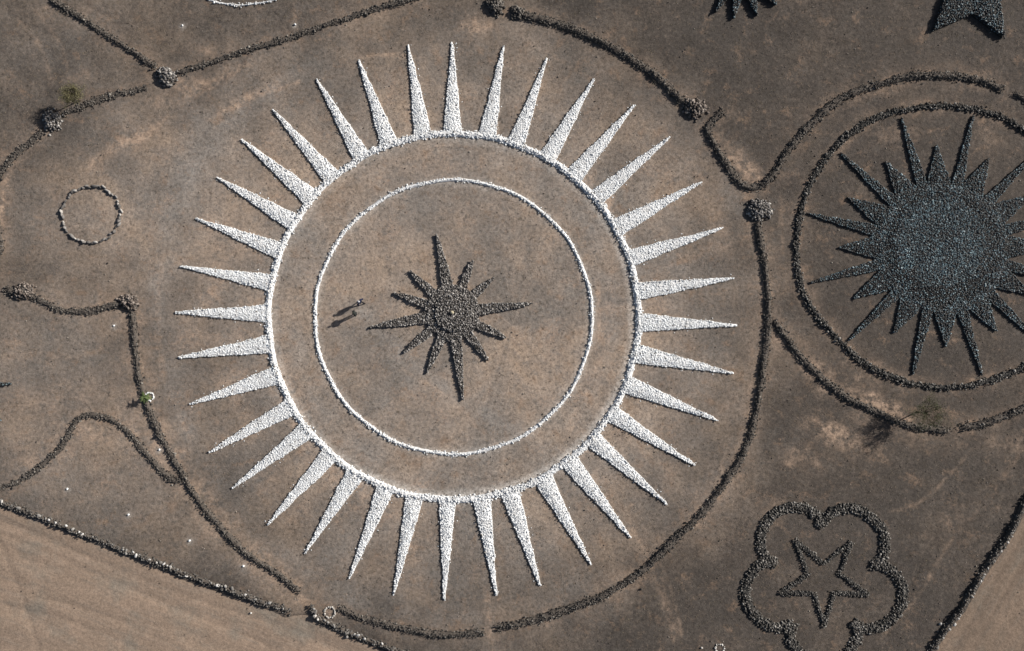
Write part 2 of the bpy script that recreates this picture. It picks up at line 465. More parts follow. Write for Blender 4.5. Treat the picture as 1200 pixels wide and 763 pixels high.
def stone_ring(name, centre_px, r_m, n, size, mat, label, cat, ry=None, wob=0.05, tints=(0.1, 1.0), skip=0.0, group=None, along=False):
    """ring of single stones, each one a part"""
    c = P(*centre_px); o3 = base(c)
    root = link(name, None, None, None, o3); tag(root, label, cat, group)
    ms = [one_rock_mesh('stone', M[mat], 1.0, t) for t in np.linspace(*tints, 7)]
    for k in range(n):
        if rng.random() < skip: continue
        a = 2 * math.pi * (k + rng.uniform(-0.3, 0.3)) / n
        rr = r_m * (1 + rng.normal(0, wob)); r2 = rr * ((ry or r_m) / r_m)
        s = rng.uniform(*size)
        x, y = c[0] + rr * math.cos(a), c[1] + r2 * math.sin(a)
        o = bpy.data.objects.new('stone', ms[rng.integers(0, 7)]); C.objects.link(o); o.parent = root
        o.location = (x - c[0], y - c[1], float(gz(x, y)) - o3[2] + s * 0.45)
        o.rotation_euler = (rng.uniform(-0.4, 0.4), rng.uniform(-0.4, 0.4), rng.uniform(0, 6.28)); o.scale = (s * rng.uniform(0.85, 1.4), s, s * rng.uniform(0.8, 1.2)) if not along else (s * rng.uniform(1.0, 1.9), s * rng.uniform(0.7, 1.0), s * rng.uniform(1.0, 1.9))
        if along: o.rotation_euler.z = a + math.pi / 2 + rng.uniform(-0.5, 0.5)
    return root
# ------------------------------------------------------------------ survey of the site (traced on the photograph)
SUN_C = (531.5, 371.0)
RAY_TIPS = [(530, 50), (590, 55), (640.6, 69), (695.6, 93), (743, 124), (784.4, 161), (821.7, 213.5), (847, 267), (859.7, 326), (863, 381),
            (858.8, 437.4), (840.7, 492.4), (813.8, 544.8), (781, 590.3), (739, 630), (692.4, 661.4), (632.8, 686.2), (581.7, 697.2), (520.7, 702.8),
            (461.4, 696.6), (409.7, 677.6), (357.6, 648.3), (313.8, 614.8), (273, 571.7), (245.5, 530), (222.7, 473.4), (209.6, 419), (206.4, 366),
            (212, 312), (230, 256.5), (255, 208), (284, 164), (320.3, 129), (371.4, 93), (420.5, 71), (478.5, 53)]
L = {
 'w1': [(40, -14), (62, 0), (108, 29.5), (141, 51), (183, 79)],
 'w2': [(209, 86), (242, 75), (300, 56), (349, 42), (411, 20), (477, 0), (510, -12)],
 'w3': [(172, 103), (157, 107), (141, 110), (115, 117), (88, 128), (76, 134)],
 'w4': [(52, 154), (26, 175), (10, 190), (0, 205), (-8, 228), (-9, 255), (-2, 278), (0, 292), (-6, 312)],
 'w5': [(36, 347), (59, 358), (75, 363.6), (101.5, 365), (124.5, 360.7), (143, 356)],
 'w5b': [(7, 338), (14, 341), (22, 343)],
 'w6': [(155, 362), (156.6, 381), (159, 414), (164, 443), (168.7, 463), (177, 486), (183.4, 500), (196.5, 526), (212, 552), (234.5, 588), (255, 614), (276, 636), (300, 656), (327.6, 674), (352, 693)],
 'w7': [(-15, 577), (0, 572), (19, 565), (38, 554), (55.6, 540), (71, 525), (80.5, 507), (90, 492.5), (103.5, 487), (119, 488), (134, 494), (149.5, 505), (163, 522), (176, 537.5), (190, 552), (201, 562), (208, 563.4), (214, 561)],
 'w8': [(-20, 579), (0, 587), (12.5, 592.5), (27, 597.5), (41.7, 604), (60, 611), (77, 617), (97, 626), (117, 633), (140, 643), (153, 646.5), (177, 656), (197, 664), (218, 673), (238, 680), (250, 684), (267, 690), (288, 697.5), (310, 706), (323, 710), (340, 717)],
 'w9': [(366, 709), (368.5, 718.5), (374, 725.5), (386, 730), (407, 740.7), (432.7, 750), (460.7, 760.5), (479, 766), (520, 782)],
 'w10': [(397, 712.5), (406, 716.5), (423, 723), (446.7, 730), (470, 736), (493, 740), (523.7, 744), (549, 742.5), (568, 740)],
 'w11': [(582, 736), (610, 730), (638, 722.4), (676, 710), (714, 694), (752, 669), (779, 643), (807, 617), (831, 590), (852, 562), (869, 534.5), (880, 508), (889, 465), (895, 425), (899, 390), (900, 345), (894, 299), (890, 275), (889, 258)],
 'w12': [(906, 376), (920, 394), (939, 418.7), (962, 443), (985, 461), (1000, 470), (1018, 479), (1037, 487.5), (1055, 495), (1073, 500), (1093, 502.5), (1112, 507)],
 'w13': [(1124, 501), (1150, 496.7), (1171.7, 490), (1200, 477.5), (1225, 462)],
 'w14': [(848, 131), (835, 142), (829, 153), (837, 170), (850, 190), (862, 209), (875, 220), (892, 217), (905, 206), (917, 186), (928, 172), (949, 146), (975, 123), (1005, 106.5), (1037.6, 96.6), (1070, 90), (1103, 88), (1142, 93), (1175, 104)],
 'w15': [(1188, 109), (1200, 115), (1228, 131)],
 'w16': [(610, 17), (617.5, 19), (642.5, 25), (667.5, 32.5), (692.5, 44), (715, 55), (732.5, 64), (755, 80), (775, 95), (792.5, 112.5), (804, 122)],
 'w17': [(1222, 548), (1200, 589), (1186, 616), (1170.5, 642.5), (1154.5, 664), (1138.5, 690), (1125, 714), (1109, 733), (1093, 757), (1072, 792)],
 'ring': [(933, 284.6), (937.7, 251.5), (948, 218.5), (965, 190), (983.7, 168), (1007, 149), (1033, 136), (1061.5, 128.4), (1090, 124.5), (1118, 125), (1146.5, 129), (1175, 138), (1200, 153.6), (1235, 183), (1262, 225), (1276, 290), (1262, 352), (1235, 400), (1200, 430), (1175, 440.5), (1146.5, 449), (1118, 454), (1090, 453), (1061.5, 447.5), (1033, 437), (1007, 421.5), (984, 400), (965, 379), (950.7, 360), (940, 339), (935, 315)],
}
LW = {k: PP(v) for k, v in L.items()}
def ell(c, rx, ry, n=240):
    a = np.linspace(0, 2 * np.pi, n + 1)[:-1]
    return [(c[0] + rx * math.cos(t), c[1] + ry * math.sin(t)) for t in a]

# ------------------------------------------------------------------ ground: one sheet, fine where the camera looks, out to the horizon
def axis(lo, hi, st, far):
    core = np.arange(lo, hi + st / 2, st)
    g = np.cumsum(st * 1.28 ** np.arange(1, 40)); g = g[g < far]
    return np.r_[lo - g[::-1], core, hi + g]
def sstep(x, a, b):
    t = np.clip((x - a) / (b - a), 0, 1); return t * t * (3 - 2 * t)

# dirt roads: outer side of the boundary walls
road_a = smooth(np.r_[LW['w8'], LW['w9'], PP([(700, 855), (1000, 980)])], 0.5)
road_b = smooth(np.r_[PP([(1500, 40), (1300, 400)]), LW['w17'], PP([(1000, 920)])], 0.5)
def side_of(q, line):
    """signed distance, + on the right-hand side of the line's run"""
    best = np.full(len(q), 1e9); sg = np.zeros(len(q))
    ln = line[::4]
    for a, b in zip(ln[:-1], ln[1:]):
        ab = b - a
        t = np.clip(((q - a) @ ab) / (ab @ ab), 0, 1)
        r = q - a - t[:, None] * ab
        d = np.hypot(r[:, 0], r[:, 1])
        cr = ab[1] * r[:, 0] - ab[0] * r[:, 1]
        m = d < best
        best[m] = d[m]; sg[m] = np.sign(cr[m])
    return best * sg

xs, ys = axis(-66, 66, 0.25, 3000), axis(-43, 43, 0.25, 3000)
gx, gy = np.meshgrid(xs, ys)
G = np.c_[gx.ravel(), gy.ravel()]
near = (np.abs(G[:, 0]) < 75) & (np.abs(G[:, 1]) < 52)
Q = G[near]
soil = np.zeros((len(G), 4)); soil[:, 3] = 0
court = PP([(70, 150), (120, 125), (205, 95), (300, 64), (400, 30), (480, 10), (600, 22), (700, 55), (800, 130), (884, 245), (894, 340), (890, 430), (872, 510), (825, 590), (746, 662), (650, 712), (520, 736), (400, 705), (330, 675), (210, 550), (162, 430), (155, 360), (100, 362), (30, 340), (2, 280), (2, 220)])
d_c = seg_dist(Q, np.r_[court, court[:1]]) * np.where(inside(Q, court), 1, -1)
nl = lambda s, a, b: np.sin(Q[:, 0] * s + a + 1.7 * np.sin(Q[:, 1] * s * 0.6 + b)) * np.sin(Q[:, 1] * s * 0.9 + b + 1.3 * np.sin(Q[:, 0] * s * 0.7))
growth_vignette = 0.72 * (1 - sstep(d_c + 2.0 * nl(0.35, 1, 2), -5.0, 16.0))  # outer ground darkens: growth plus lens vignette put into the soil colour
# rank growth north and east plus painted-in lens darkening; thin in the western field
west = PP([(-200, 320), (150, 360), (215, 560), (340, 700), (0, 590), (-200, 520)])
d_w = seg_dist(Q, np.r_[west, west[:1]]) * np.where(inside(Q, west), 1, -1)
growth_vignette -= 0.42 * sstep(d_w, -3, 6)
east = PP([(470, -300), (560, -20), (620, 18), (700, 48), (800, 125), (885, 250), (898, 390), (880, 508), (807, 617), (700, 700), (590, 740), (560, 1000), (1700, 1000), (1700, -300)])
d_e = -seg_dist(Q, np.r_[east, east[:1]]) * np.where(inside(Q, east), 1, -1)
growth_vignette += 0.34 * sstep(-d_e + 1.5 * nl(0.3, 5, 2), -3, 10)
growth_vignette = growth_vignette + 0.10 * nl(0.23, 0.3, 4.0) + 0.07 * nl(0.61, 2.0, 1.0)

bare = np.zeros(len(Q))
for kk, wdt, s_ in (('w1', 1.2, .2), ('w2', 1.2, .22), ('w3', 1.0, .25), ('w4', 1.5, .4), ('w5', 1.2, .4), ('w6', 2.0, .42), ('w7', 1.4, .4), ('w10', 1.0, .2), ('w11', 1.6, .3), ('w12', 1.8, .5), ('w13', 1.2, .25), ('w14', 1.4, .35), ('w16', 1.2, .25), ('ring', 1.1, .35)):
    d = seg_dist(Q, LW[kk])
    bare = np.maximum(bare, s_ * np.exp(-(d / wdt) ** 2) * (0.7 + 0.5 * nl(0.8, wdt * 5, s_ * 9)))
for (bx, by, rx, ry, ang, s_) in [
    (873, 196, 34, 12, 52, .8), (1040, 478, 34, 9, 25, .95), (985, 512, 40, 14, 25, .7), (945, 535, 22, 14, 0, .5), (185, 505, 14, 60, -22, .55),
    (205, 560, 12, 60, -38, .35), (345, 470, 15, 75, -22, .75), (400, 555, 15, 60, -50, .55), (322, 330, 10, 60, 12, .25), (557, 32, 26, 9, -8, .6),
    (690, 520, 10, 60, 42, .35), (706, 400, 8, 60, 8, .35), (640, 180, 14, 12, 0, .4), (664, 196, 12, 10, 0, .5), (690, 214, 12, 10, 0, .6), (712, 238, 12, 10, 0, .6), (732, 270, 10, 12, 0, .45),
    (745, 300, 8, 10, 0, .4), (762, 348, 8, 8, 0, .35), (310, 400, 30, 10, 10, .25), (700, 560, 16, 10, 45, .3), (250, 95, 44, 9, -26, .8), (290, 116, 40, 5, -27, .8), (165, 158, 36, 6, -30, .7), (120, 185, 30, 7, -40, .7), (225, 100, 30, 10, -10, .5),
    (150, 150, 8, 18, 0, .3), (4, 235, 7, 40, 5, .8), (775, 690, 5, 50, -18, .35), (752, 640, 6, 40, -28, .3), (572, 712, 5, 40, -4, .35), (355, 702, 14, 10, 0, .7), (575, 737, 8, 6, 0, .5),
    (275, 290, 30, 18, 0, .2), (250, 345, 30, 14, 0, .3), (245, 395, 30, 12, 0, .3), (265, 445, 30, 12, -15, .3), (300, 500, 28, 12, -30, .35), (320, 555, 24, 10, -40, .3), (350, 600, 22, 10, -50, .25),
    (387, 718.5, 5, 5, 0, 1.0), (60, 260, 26, 20, 0, .2), (60, 470, 50, 22, -10, .25), (100, 510, 30, 14, 0, .35), (35, 540, 30, 20, -30, .3), (845, 270, 30, 12, 70, .25), (1050, 155, 30, 14, -10, .25), (1165, 165, 16, 10, 30, .3), (1010, 440, 40, 14, 35, .3),
    (1180, 520, 30, 12, 0, .3), (1120, 610, 26, 14, -40, .2), (905, 600, 14, 24, 30, .25), (245, 60, 12, 10, 0, .4), (95, 90, 12, 8, 0, .4), (195, 118, 30, 10, 5, .35), (520, 190, 60, 12, 0, .15), (480, 640, 8, 40, 5, .2)]:
    c_ = P(bx, by); ca, sa = math.cos(R(-ang)), math.sin(R(-ang))
    r = (Q - c_) / 0.1
    u, v_ = r[:, 0] * ca + r[:, 1] * sa, -r[:, 0] * sa + r[:, 1] * ca
    e = np.sqrt((u / rx) ** 2 + (v_ / ry) ** 2) + 0.3 * nl(0.9, bx, by) + 0.15 * nl(2.3, by, bx)
    bare = np.maximum(bare, s_ * np.exp(-np.clip(e, 0, None) ** 2 * 1.1))
# thin trodden lines, wash lines and old wheel marks
for pl, wd_, s_ in [([(281, 123), (305, 111), (330, 103), (350, 96)], .22, .8), ([(258, 131), (282, 121)], .2, .6), ([(228, 112), (255, 99), (285, 80)], .3, .7), ([(150, 150), (153, 163), (162, 166)], .2, .7), ([(158, 166), (180, 157), (186, 160)], .2, .7),
                    ([(168, 150), (135, 170), (103, 200)], .35, .55), ([(418, 68), (445, 64), (495, 66)], .2, .6), ([(742, 620), (757, 650), (775, 690), (790, 750)], .25, .55), ([(753, 618), (768, 648), (786, 690), (800, 745)], .2, .35), ([(568, 690), (572, 720), (577, 770)], .3, .5),
                    ([(345, -5), (347, 30), (356, 62)], .22, .45), ([(1042, 600), (1075, 590), (1110, 560), (1140, 525)], .22, .3), ([(1030, 750), (1075, 700), (1110, 640), (1145, 600)], .25, .35), ([(1175, 560), (1190, 540), (1204, 520)], .25, .5),
                    ([(700, 330), (702, 400), (692, 450), (664, 505)], .3, .55), ([(706, 420), (690, 470), (655, 525)], .2, .4), ([(470, 432), (520, 462), (560, 500), (590, 528)], .25, .4), ([(640, 60), (700, 100), (760, 150), (820, 200)], .2, .25), ([(915, 230), (918, 300), (925, 350)], .3, .3),
                    ([(20, 20), (50, 60), (60, 100)], .25, .3), ([(40, 10), (72, 55), (80, 95)], .2, .25), ([(20, 400), (70, 420), (120, 410)], .2, .3), ([(190, 300), (185, 380), (195, 450), (225, 520)], .4, .35)]:
    d = seg_dist(Q, smooth(PP(pl), 0.4) + 0.0)
    bare = np.maximum(bare, s_ * np.exp(-(d / wd_) ** 2) * (0.75 + 0.4 * nl(1.7, wd_ * 31, s_ * 17)))
lime = np.zeros(len(Q))
sc = P(*SUN_C)
rq = np.hypot((Q[:, 0] - sc[0]) / 217 * 217, (Q[:, 1] - sc[1]) / 214.5 * 217) / 0.1
ang = np.arctan2(Q[:, 1] - sc[1], Q[:, 0] - sc[0])
lime += 0.55 * np.exp(-((rq - 210) / 5.0) ** 2) * (0.55 + 0.45 * np.sin(ang * 1 + 2.6)) + 0.3 * np.exp(-((rq - 217) / 7.0) ** 2)
lime += 0.35 * np.exp(-((rq - 162) / 5.5) ** 2)
MARK = [(214, 30), (346, 29), (133.6, 381.7), (187, 527), (79, 573), (150.7, 603), (222.4, 633.4), (285.5, 663)]
for mx, my in MARK:
    lime += 0.55 * np.exp(-(np.hypot(*(Q - P(mx, my + 1)).T) / 0.33) ** 2)
worn = 0.6 * np.exp(-((rq - 187) / 12.0) ** 2) * (0.5 + 0.5 * np.sin(ang * 2 + 0.5 + np.sin(rq * 0.05)))
worn += 0.75 * np.exp(-((rq - 345 - 8 * np.sin(ang * 3)) / 13.0) ** 2) * sstep(-np.cos(ang - 0.35), -0.2, 0.6)
for pl, wd_, s_ in [([(355, 700), (372, 672), (390, 640)], .8, .7), ([(575, 740), (570, 690), (566, 650)], .7, .6), ([(415, 360), (440, 378), (480, 420), (540, 470), (600, 500)], .9, .6), ([(380, 320), (360, 340), (400, 360)], .9, .5),
                    ([(200, 100), (240, 150), (215, 200), (195, 260)], 1.5, .6), ([(120, 40), (60, 60), (110, 90)], 1.8, .5), ([(820, 140), (850, 200), (862, 240)], 1.2, .5)]:
    worn = np.maximum(worn, s_ * np.exp(-(seg_dist(Q, smooth(PP(pl), 0.5)) / wd_) ** 2))
soil[near, 3] = np.clip(worn * (0.75 + 0.35 * nl(0.5, 3, 1)), 0, 1)
soil[near, 0] = np.clip(growth_vignette, 0, 1); soil[~near, 0] = 0.5
soil[near, 1] = np.clip(bare, 0, 1); soil[near, 2] = np.clip(lime, 0, 1)
zz = gz(G[:, 0], G[:, 1]) + np.where(near, rng.normal(0, 0.012, len(G)), 0)
ra = side_of(G, road_a); rb = side_of(G, road_b)
# the roads lie in a shallow bed cut into the sheet
bed = np.maximum(sstep(ra, 0.5, 1.2), sstep(-rb, 0.5, 1.2))
bed[(ra > 52) & (rb > -52)] = 0
# shallow wash-outs and wheel tracks worn into the sheet
for pl, wd_, dp in [([(222, 110), (240, 100), (256, 92), (268, 84), (282, 75)], .45, .16), ([(236, 104), (252, 99), (262, 92)], .3, .12), ([(280, 125), (300, 113), (330, 104)], .35, .07),
                    ([(150, 152), (156, 165), (178, 158)], .25, .06), ([(165, 152), (130, 172), (105, 196)], .35, .06), ([(345, 20), (349, 45), (356, 66)], .3, .04), ([(1198, 520), (1180, 548), (1160, 574)], .3, .10),
                    ([(1095, 600), (1130, 560), (1150, 540)], .25, .05), ([(745, 625), (765, 665), (785, 735)], .35, .05), ([(5, 10), (30, 30), (70, 45)], .3, .06), ([(100, 5), (130, 20), (165, 22)], .25, .05),
                    ([(1040, 745), (1060, 700), (1080, 660)], .3, .06), ([(425, 66), (450, 62), (480, 66)], .25, .05)]:
    dd = np.full(len(G), 9.0); dd[near] = seg_dist(Q, smooth(PP(pl), 0.4))
    zz -= dp * np.exp(-(dd / wd_) ** 2)
zz = zz - 0.3 * bed
ny, nx = gx.shape
ii = (np.arange(ny - 1)[:, None] * nx + np.arange(nx - 1)[None]).ravel()
me = mesh_np('ground', np.c_[G, zz], np.c_[ii, ii + 1, ii + nx + 1, ii + nx], flat=False)
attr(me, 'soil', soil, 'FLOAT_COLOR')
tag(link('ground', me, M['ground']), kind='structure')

def road(name, line, sgn, ang, wid=50.0, tone=1.0):
    p = line; nn = normals(p) * sgn
    # one common sideways direction keeps the strips from crossing
    d = nn.mean(0); d /= np.linalg.norm(d)
    s = np.r_[np.arange(0, 14, 0.25), np.arange(14, wid, 1.5)]
    p = resample(p, 0.3); p = p[(np.abs(p) < 75).all(1)] if True else p
    trk = [[(-10, 615), (20, 690), (50, 775)], [(-20, 600), (100, 652), (220, 700), (330, 735), (420, 775)], [(-20, 618), (100, 668), (210, 716), (300, 752), (360, 790)], [(-20, 690), (90, 712), (190, 750), (250, 790)], [(-20, 705), (80, 728), (170, 766)],
           [(350, 712), (300, 745), (265, 790)], [(360, 716), (318, 752), (285, 795)], [(1215, 600), (1160, 690), (1110, 775)], [(1225, 618), (1175, 700), (1128, 780)]]
    tracks = [(smooth(PP(t), 0.5), 0.3, 0.05) for t in trk]
    v = []
    for k in s:
        q = p + d * k
        rut = 0.03 * np.sin(k * 2.1) * np.sin(np.arange(len(p)) * 0.05) + rng.normal(0, 0.008, len(p))
        tr = np.zeros(len(p))
        for pl, w_, dp in tracks: tr += dp * np.exp(-(seg_dist(q, pl) / w_) ** 2)
        v.append(z3(q, -0.05 + rut - 0.07 * min(k / 2, 1) - tr * min(k, 1)))
    v = np.concatenate(v); n = len(p)
    i = (np.arange(len(s) - 1)[:, None] * n + np.arange(n - 1)[None]).ravel()
    f = np.c_[i, i + 1, i + n + 1, i + n]
    if sgn < 0: f = f[:, ::-1]
    o = link(name, mesh_np(name, v, f, flat=False), road_mat(name + ' earth', ang, tone))
    tag(o, kind='structure')
road('dirt_road', road_a, -1, R(-21))
road('dirt_road', road_b, 1, R(57.5), tone=0.72)
# ------------------------------------------------------------------ the white sun
def radial_ray(name, tip, c, r_in, half, top, core, stone, parent, o3, sp, size, edge_sp, edge_size, fat=1.0, n_side=14, tint=None, tilt=0.6, flat=(0.55, 0.9), spike=1.3, stray=0):
    """long tapering bed of stones from a ring outwards"""
    tip = np.asarray(tip, float); d = tip - c; Ld = np.linalg.norm(d); d /= Ld
    nrm = np.array([-d[1], d[0]])
    t = np.linspace(0, 1, n_side)
    wdt = half * (1 - t ** fat) + 0.1
    jl, jr = rng.normal(0, 0.03, n_side), rng.normal(0, 0.03, n_side)
    ax = c + d * (r_in + (Ld - r_in) * t)[:, None]
    left, right = ax + nrm * (wdt + jl)[:, None], ax - nrm * (wdt + jr)[:, None]
    outline = np.r_[left, right[::-1]]
    # bed as a ladder of quads so it follows the ground
    n = n_side
    v = np.r_[z3(left, -0.06), z3(left - nrm * 0.06, top), z3(right + nrm * 0.06, top), z3(right, -0.06)] - o3
    i = np.arange(n - 1)
    f = [np.c_[k * n + i, k * n + i + 1, (k + 1) * n + i + 1, (k + 1) * n + i] for k in range(3)]
    caps = np.array([[0, n, 2 * n, 3 * n], [n - 1, 4 * n - 1, 3 * n - 1, 2 * n - 1]])
    o = link(name, mesh_np(name, v, [np.concatenate(f), caps]), M[core], parent)
    q = fill(outline, sp)
    z = top + rng.uniform(-0.02, 0.035, len(q)); s = rng.uniform(*size, len(q))
    le = [resample(left, edge_sp), resample(right, edge_sp)]
    qe = np.concatenate([le[0] - nrm * 0.07, le[1] + nrm * 0.07]) + rng.normal(0, 0.015, (sum(map(len, le)), 2))
    ze = np.where(rng.random(len(qe)) < 0.25, rng.uniform(1.1, spike, len(qe)), rng.uniform(0.6, 1.0, len(qe))) * top; se = rng.uniform(*edge_size, len(qe))
    if stray:                                     # a few stones fallen off the bed
        tq = rng.uniform(0.05, 1, stray)
        qs = c + d * (r_in + (Ld - r_in) * tq)[:, None] + nrm * (rng.choice([-1, 1], stray) * (half * (1 - tq) + rng.uniform(0.15, 0.5, stray)))[:, None]
        qe = np.r_[qe, qs]; ze = np.r_[ze, np.full(stray, 0.03)]; se = np.r_[se, rng.uniform(0.05, 0.1, stray)]
    pts = np.r_[z3(q, z), z3(qe, ze)]
    tt = rng.random(len(pts)) if tint is None else tint(len(pts))
    rocks('stones', pts, np.r_[s, se], M[stone], o, o3, tt, tilt=tilt, flat=flat)
    return o

sunc = P(*SUN_C); so3 = base(sunc)
root = link('stone_sun', None, None, None, so3)
tag(root, 'huge white sun of whitewashed stones with ring and long pointed rays', 'stone sun')
for tx, ty in RAY_TIPS:
    dx, dy = tx - SUN_C[0], ty - SUN_C[1]
    k = 1 / math.hypot(dx / 217.0, dy / 214.5)
    r_in = np.linalg.norm(P(SUN_C[0] + dx * k, SUN_C[1] + dy * k) - sunc)
    radial_ray('ray', P(tx, ty), sunc, r_in - 0.1, 0.98 * rng.uniform(0.93, 1.06), 0.145, 'white_core', 'white_stone', root, so3, 0.175, (0.06, 0.145), 0.21, (0.07, 0.125), rng.uniform(0.95, 1.12), tilt=0.12, flat=(0.22, 0.42), spike=2.2, tint=(lambda o_: lambda n: np.where(rng.random(n) < o_, rng.uniform(0, 0.06, n), rng.uniform(0.1, 1, n)))(rng.uniform(0.02, 0.06)), stray=9)
def white_ring(px, w, h, parent, o3, name, size, sp=0.19):
    p = smooth(PP(px), 0.25, True)
    p = p + normals(p) * (0.05 * np.sin(np.arange(len(p)) * 0.21))[:, None]
    o = mound(name, p, w, h, M['white_core'], parent, o3, closed=True)
    Ln = len(p) * 0.25
    n = int(Ln * 2 * w / sp ** 2)
    i = rng.integers(0, len(p), n); u = rng.uniform(-1, 1, n)
    q = p[i] + normals(p)[i] * (u * w)[:, None] + rng.normal(0, 0.08, (n, 2))
    z = h * (1 - np.abs(u) ** 1.7) * rng.uniform(0.85, 1.15, n) + 0.03
    rocks('stones', z3(q, z), rng.uniform(*size, n), M['white_stone'], o, o3, tilt=0.2, flat=(0.35, 0.65))
    return o
white_ring(ell(SUN_C, 217, 214.5, 60), 0.42, 0.22, root, so3, 'ring', (0.08, 0.15))
inner = white_ring(ell((531.3, 371.5), 162.3, 160.5, 60), 0.225, 0.15, None, so3, 'stone_circle', (0.07, 0.13))
inner.location = so3
tag(inner, 'whitewashed stone circle inside the white sun, around the dark star', 'stone circle')

# ------------------------------------------------------------------ grey star in the middle
cc = P(531, 366.5); co3 = base(cc)
root = link('stone_star', None, None, None, co3)
tag(root, 'small grey twelve-pointed star of rubble inside the white circle', 'stone star')
for k, (tx, ty) in enumerate([(512, 275.5), (554, 306), (578.5, 326), (623.6, 355.5), (592.5, 395.5), (571.5, 422), (542.5, 468), (500.5, 436), (473.6, 413), (433.6, 383.6), (463, 344), (481, 318)]):
    long_ = k % 3 == 0
    radial_ray('ray', P(tx, ty), cc, 2.0, 0.62 if long_ else 0.43, 0.22, 'grey_core', 'grey_stone', root, co3, 0.21, (0.08, 0.17), 0.22, (0.09, 0.16), 1.5 if long_ else 2.6, tilt=1.0)
def disc(name, c, rad, h, core, stone, parent, o3, sp, size):
    a = np.linspace(0, 2 * np.pi, 49)[:-1]
    poly = c + np.c_[np.cos(a), np.sin(a)] * rad * (1 + 0.03 * rng.normal(0, 1, 48))[:, None]
    o = prism(name, poly, h, M[core], parent, o3, 0.18)
    q = fill(poly, sp)
    e = resample(np.r_[poly, poly[:1]], sp)
    pts = np.r_[z3(q, h + rng.uniform(-0.02, 0.06, len(q))), z3(e, rng.uniform(0.3, 1.0, len(e)) * h)]
    rocks('stones', pts, rng.uniform(*size, len(pts)), M[stone], o, o3, tilt=1.0)
    return o
disc('base_tier', cc, 3.15, 0.30, 'grey_core', 'grey_stone', root, co3, 0.19, (0.08, 0.15))
disc('upper_tier', cc + np.array([0.1, 0.05]), 2.25, 0.55, 'grey_core', 'grey_stone', root, co3, 0.19, (0.08, 0.15))
M['cream_stone'] = stone_mat('cream boulder', [(0, (0.34, 0.30, 0.21)), (1, (0.52, 0.47, 0.34))])
cm = one_rock_mesh('centre_stone', M['cream_stone'], 0.26, 0.7, 0.8)
o = link('centre_stone', cm, None, root, (-0.08, 0.0, 0.76)); o['label'] = 'cream boulder on top of the star'

# ------------------------------------------------------------------ black stars and rings in the east
def polar_star(name, c, tips_in_order, r_notch, top, label, o3=None, sp=0.2, size=(0.085, 0.145), longw=0.62, medw=1.35):
    """core disc plus one tapering ray per tip"""
    o3 = base(c); rt = link(name, None, None, None, o3); tag(rt, label, 'stone star')
    disc('core', c, r_notch, top + 0.03, 'dark_core', 'black_stone', rt, o3, sp, size)
    for tip, hw in tips_in_order:
        radial_ray('ray', tip, c, r_notch * 0.9, hw, top, 'dark_core', 'black_stone', rt, o3, sp, size, 0.22, (0.09, 0.15), 1.15, tilt=1.0)
    return rt
dc = (1103.5, 290)
longs = [(1055.6, 139), (1140, 136.4), (985, 180), (944.8, 250), (950.7, 331), (994, 399), (1068.6, 439), (1150, 439), (1218, 402), (1259, 333), (1261, 247), (1217, 176)]
meds = [(1038, 190), (1097, 171), (1158, 186.7), (993.6, 232), (1207, 229), (983, 290), (1000.7, 349), (1046.7, 389.7), (1108, 405.7), (1167, 388), (1210, 346), (1226, 289)]
bs = polar_star('stone_star', P(*dc), [(P(*t), 0.62) for t in longs] + [(P(*t), 1.45) for t in meds], 7.5, 0.17,
           'big black many-pointed star of slate stones inside the dark stone ring')
disc('centre_bed', P(1101, 283), 5.4, 0.19, 'dark_core', 'teal_stone', bs, np.array(bs.location), 0.2, (0.085, 0.145))
polar_star('stone_star', P(868, -38), [(P(868 + 60 * math.cos(a), -38 + 60 * math.sin(a)), 0.62) for a in [R(x) for x in (119.5, 98, 72, 48, 24, 0, -25, -50, -78, -104, -130, -155, 178, 146)]], 3.1, 0.38,
           'black star of slate stones cut off by the top edge, showing narrow short points', longw=0.6)
# five-pointed solid star at the top edge
tp = [(1092, 37), (1138, 17.5), (1175, 46), (1169.5, 3), (1207, -30), (1160, -42), (1141, -86), (1117, -46), (1070, -42), (1107, -8)]
c5 = P(1137, -16); o3 = base(c5)
rt = link('stone_star', None, None, None, o3); tag(rt, 'solid black five-pointed star of stones at the top right corner', 'stone star')
for k in range(0, 10, 2):
    a, b, d = P(*tp[k - 1]), P(*tp[k]), P(*tp[(k + 1) % 10])
    poly = resample(np.array([c5, a, b, d, c5]), 0.5)[:-1]
    cen = poly.mean(0)
    o = prism('point', poly, 0.48 - 0.004 * k, M['dark_core'], rt, o3, 0.1)
    q = fill(poly, 0.2); e = np.r_[resample(np.array([a, b]), 0.2), resample(np.array([b, d]), 0.2)]
    pts = np.r_[z3(q, 0.48 + rng.uniform(-0.02, 0.05, len(q))), z3(e, rng.uniform(0.2, 1.0, len(e)) * 0.48)]
    rocks('stones', pts, rng.uniform(0.085, 0.15, len(pts)), M['black_stone'], o, o3, tilt=1.0)
# star tip that just reaches in at the left edge
polar_star('stone_star', P(-52, 455), [(P(-52 + 66 * math.cos(a), 455 + 66 * math.sin(a)), 0.42) for a in [R(x) for x in (-5, 35, 75, 115, 155, 195, 235, 275, 315)]], 2.4, 0.26,
           'blue black star of stones at the left edge with only one point in view')

DK = dict(core='dark_core', stone='black_stone')
berm('stone_circle', None, 'dark stone ring around the big black many-pointed star', 'stone circle', w=0.36, h=0.26, sp=0.17, size=(0.075, 0.14), closed=True, cover=1.0,
     line=smooth(LW['ring'], 0.25, True), core='dark_core', stone='dark_stone', edge=1.2)

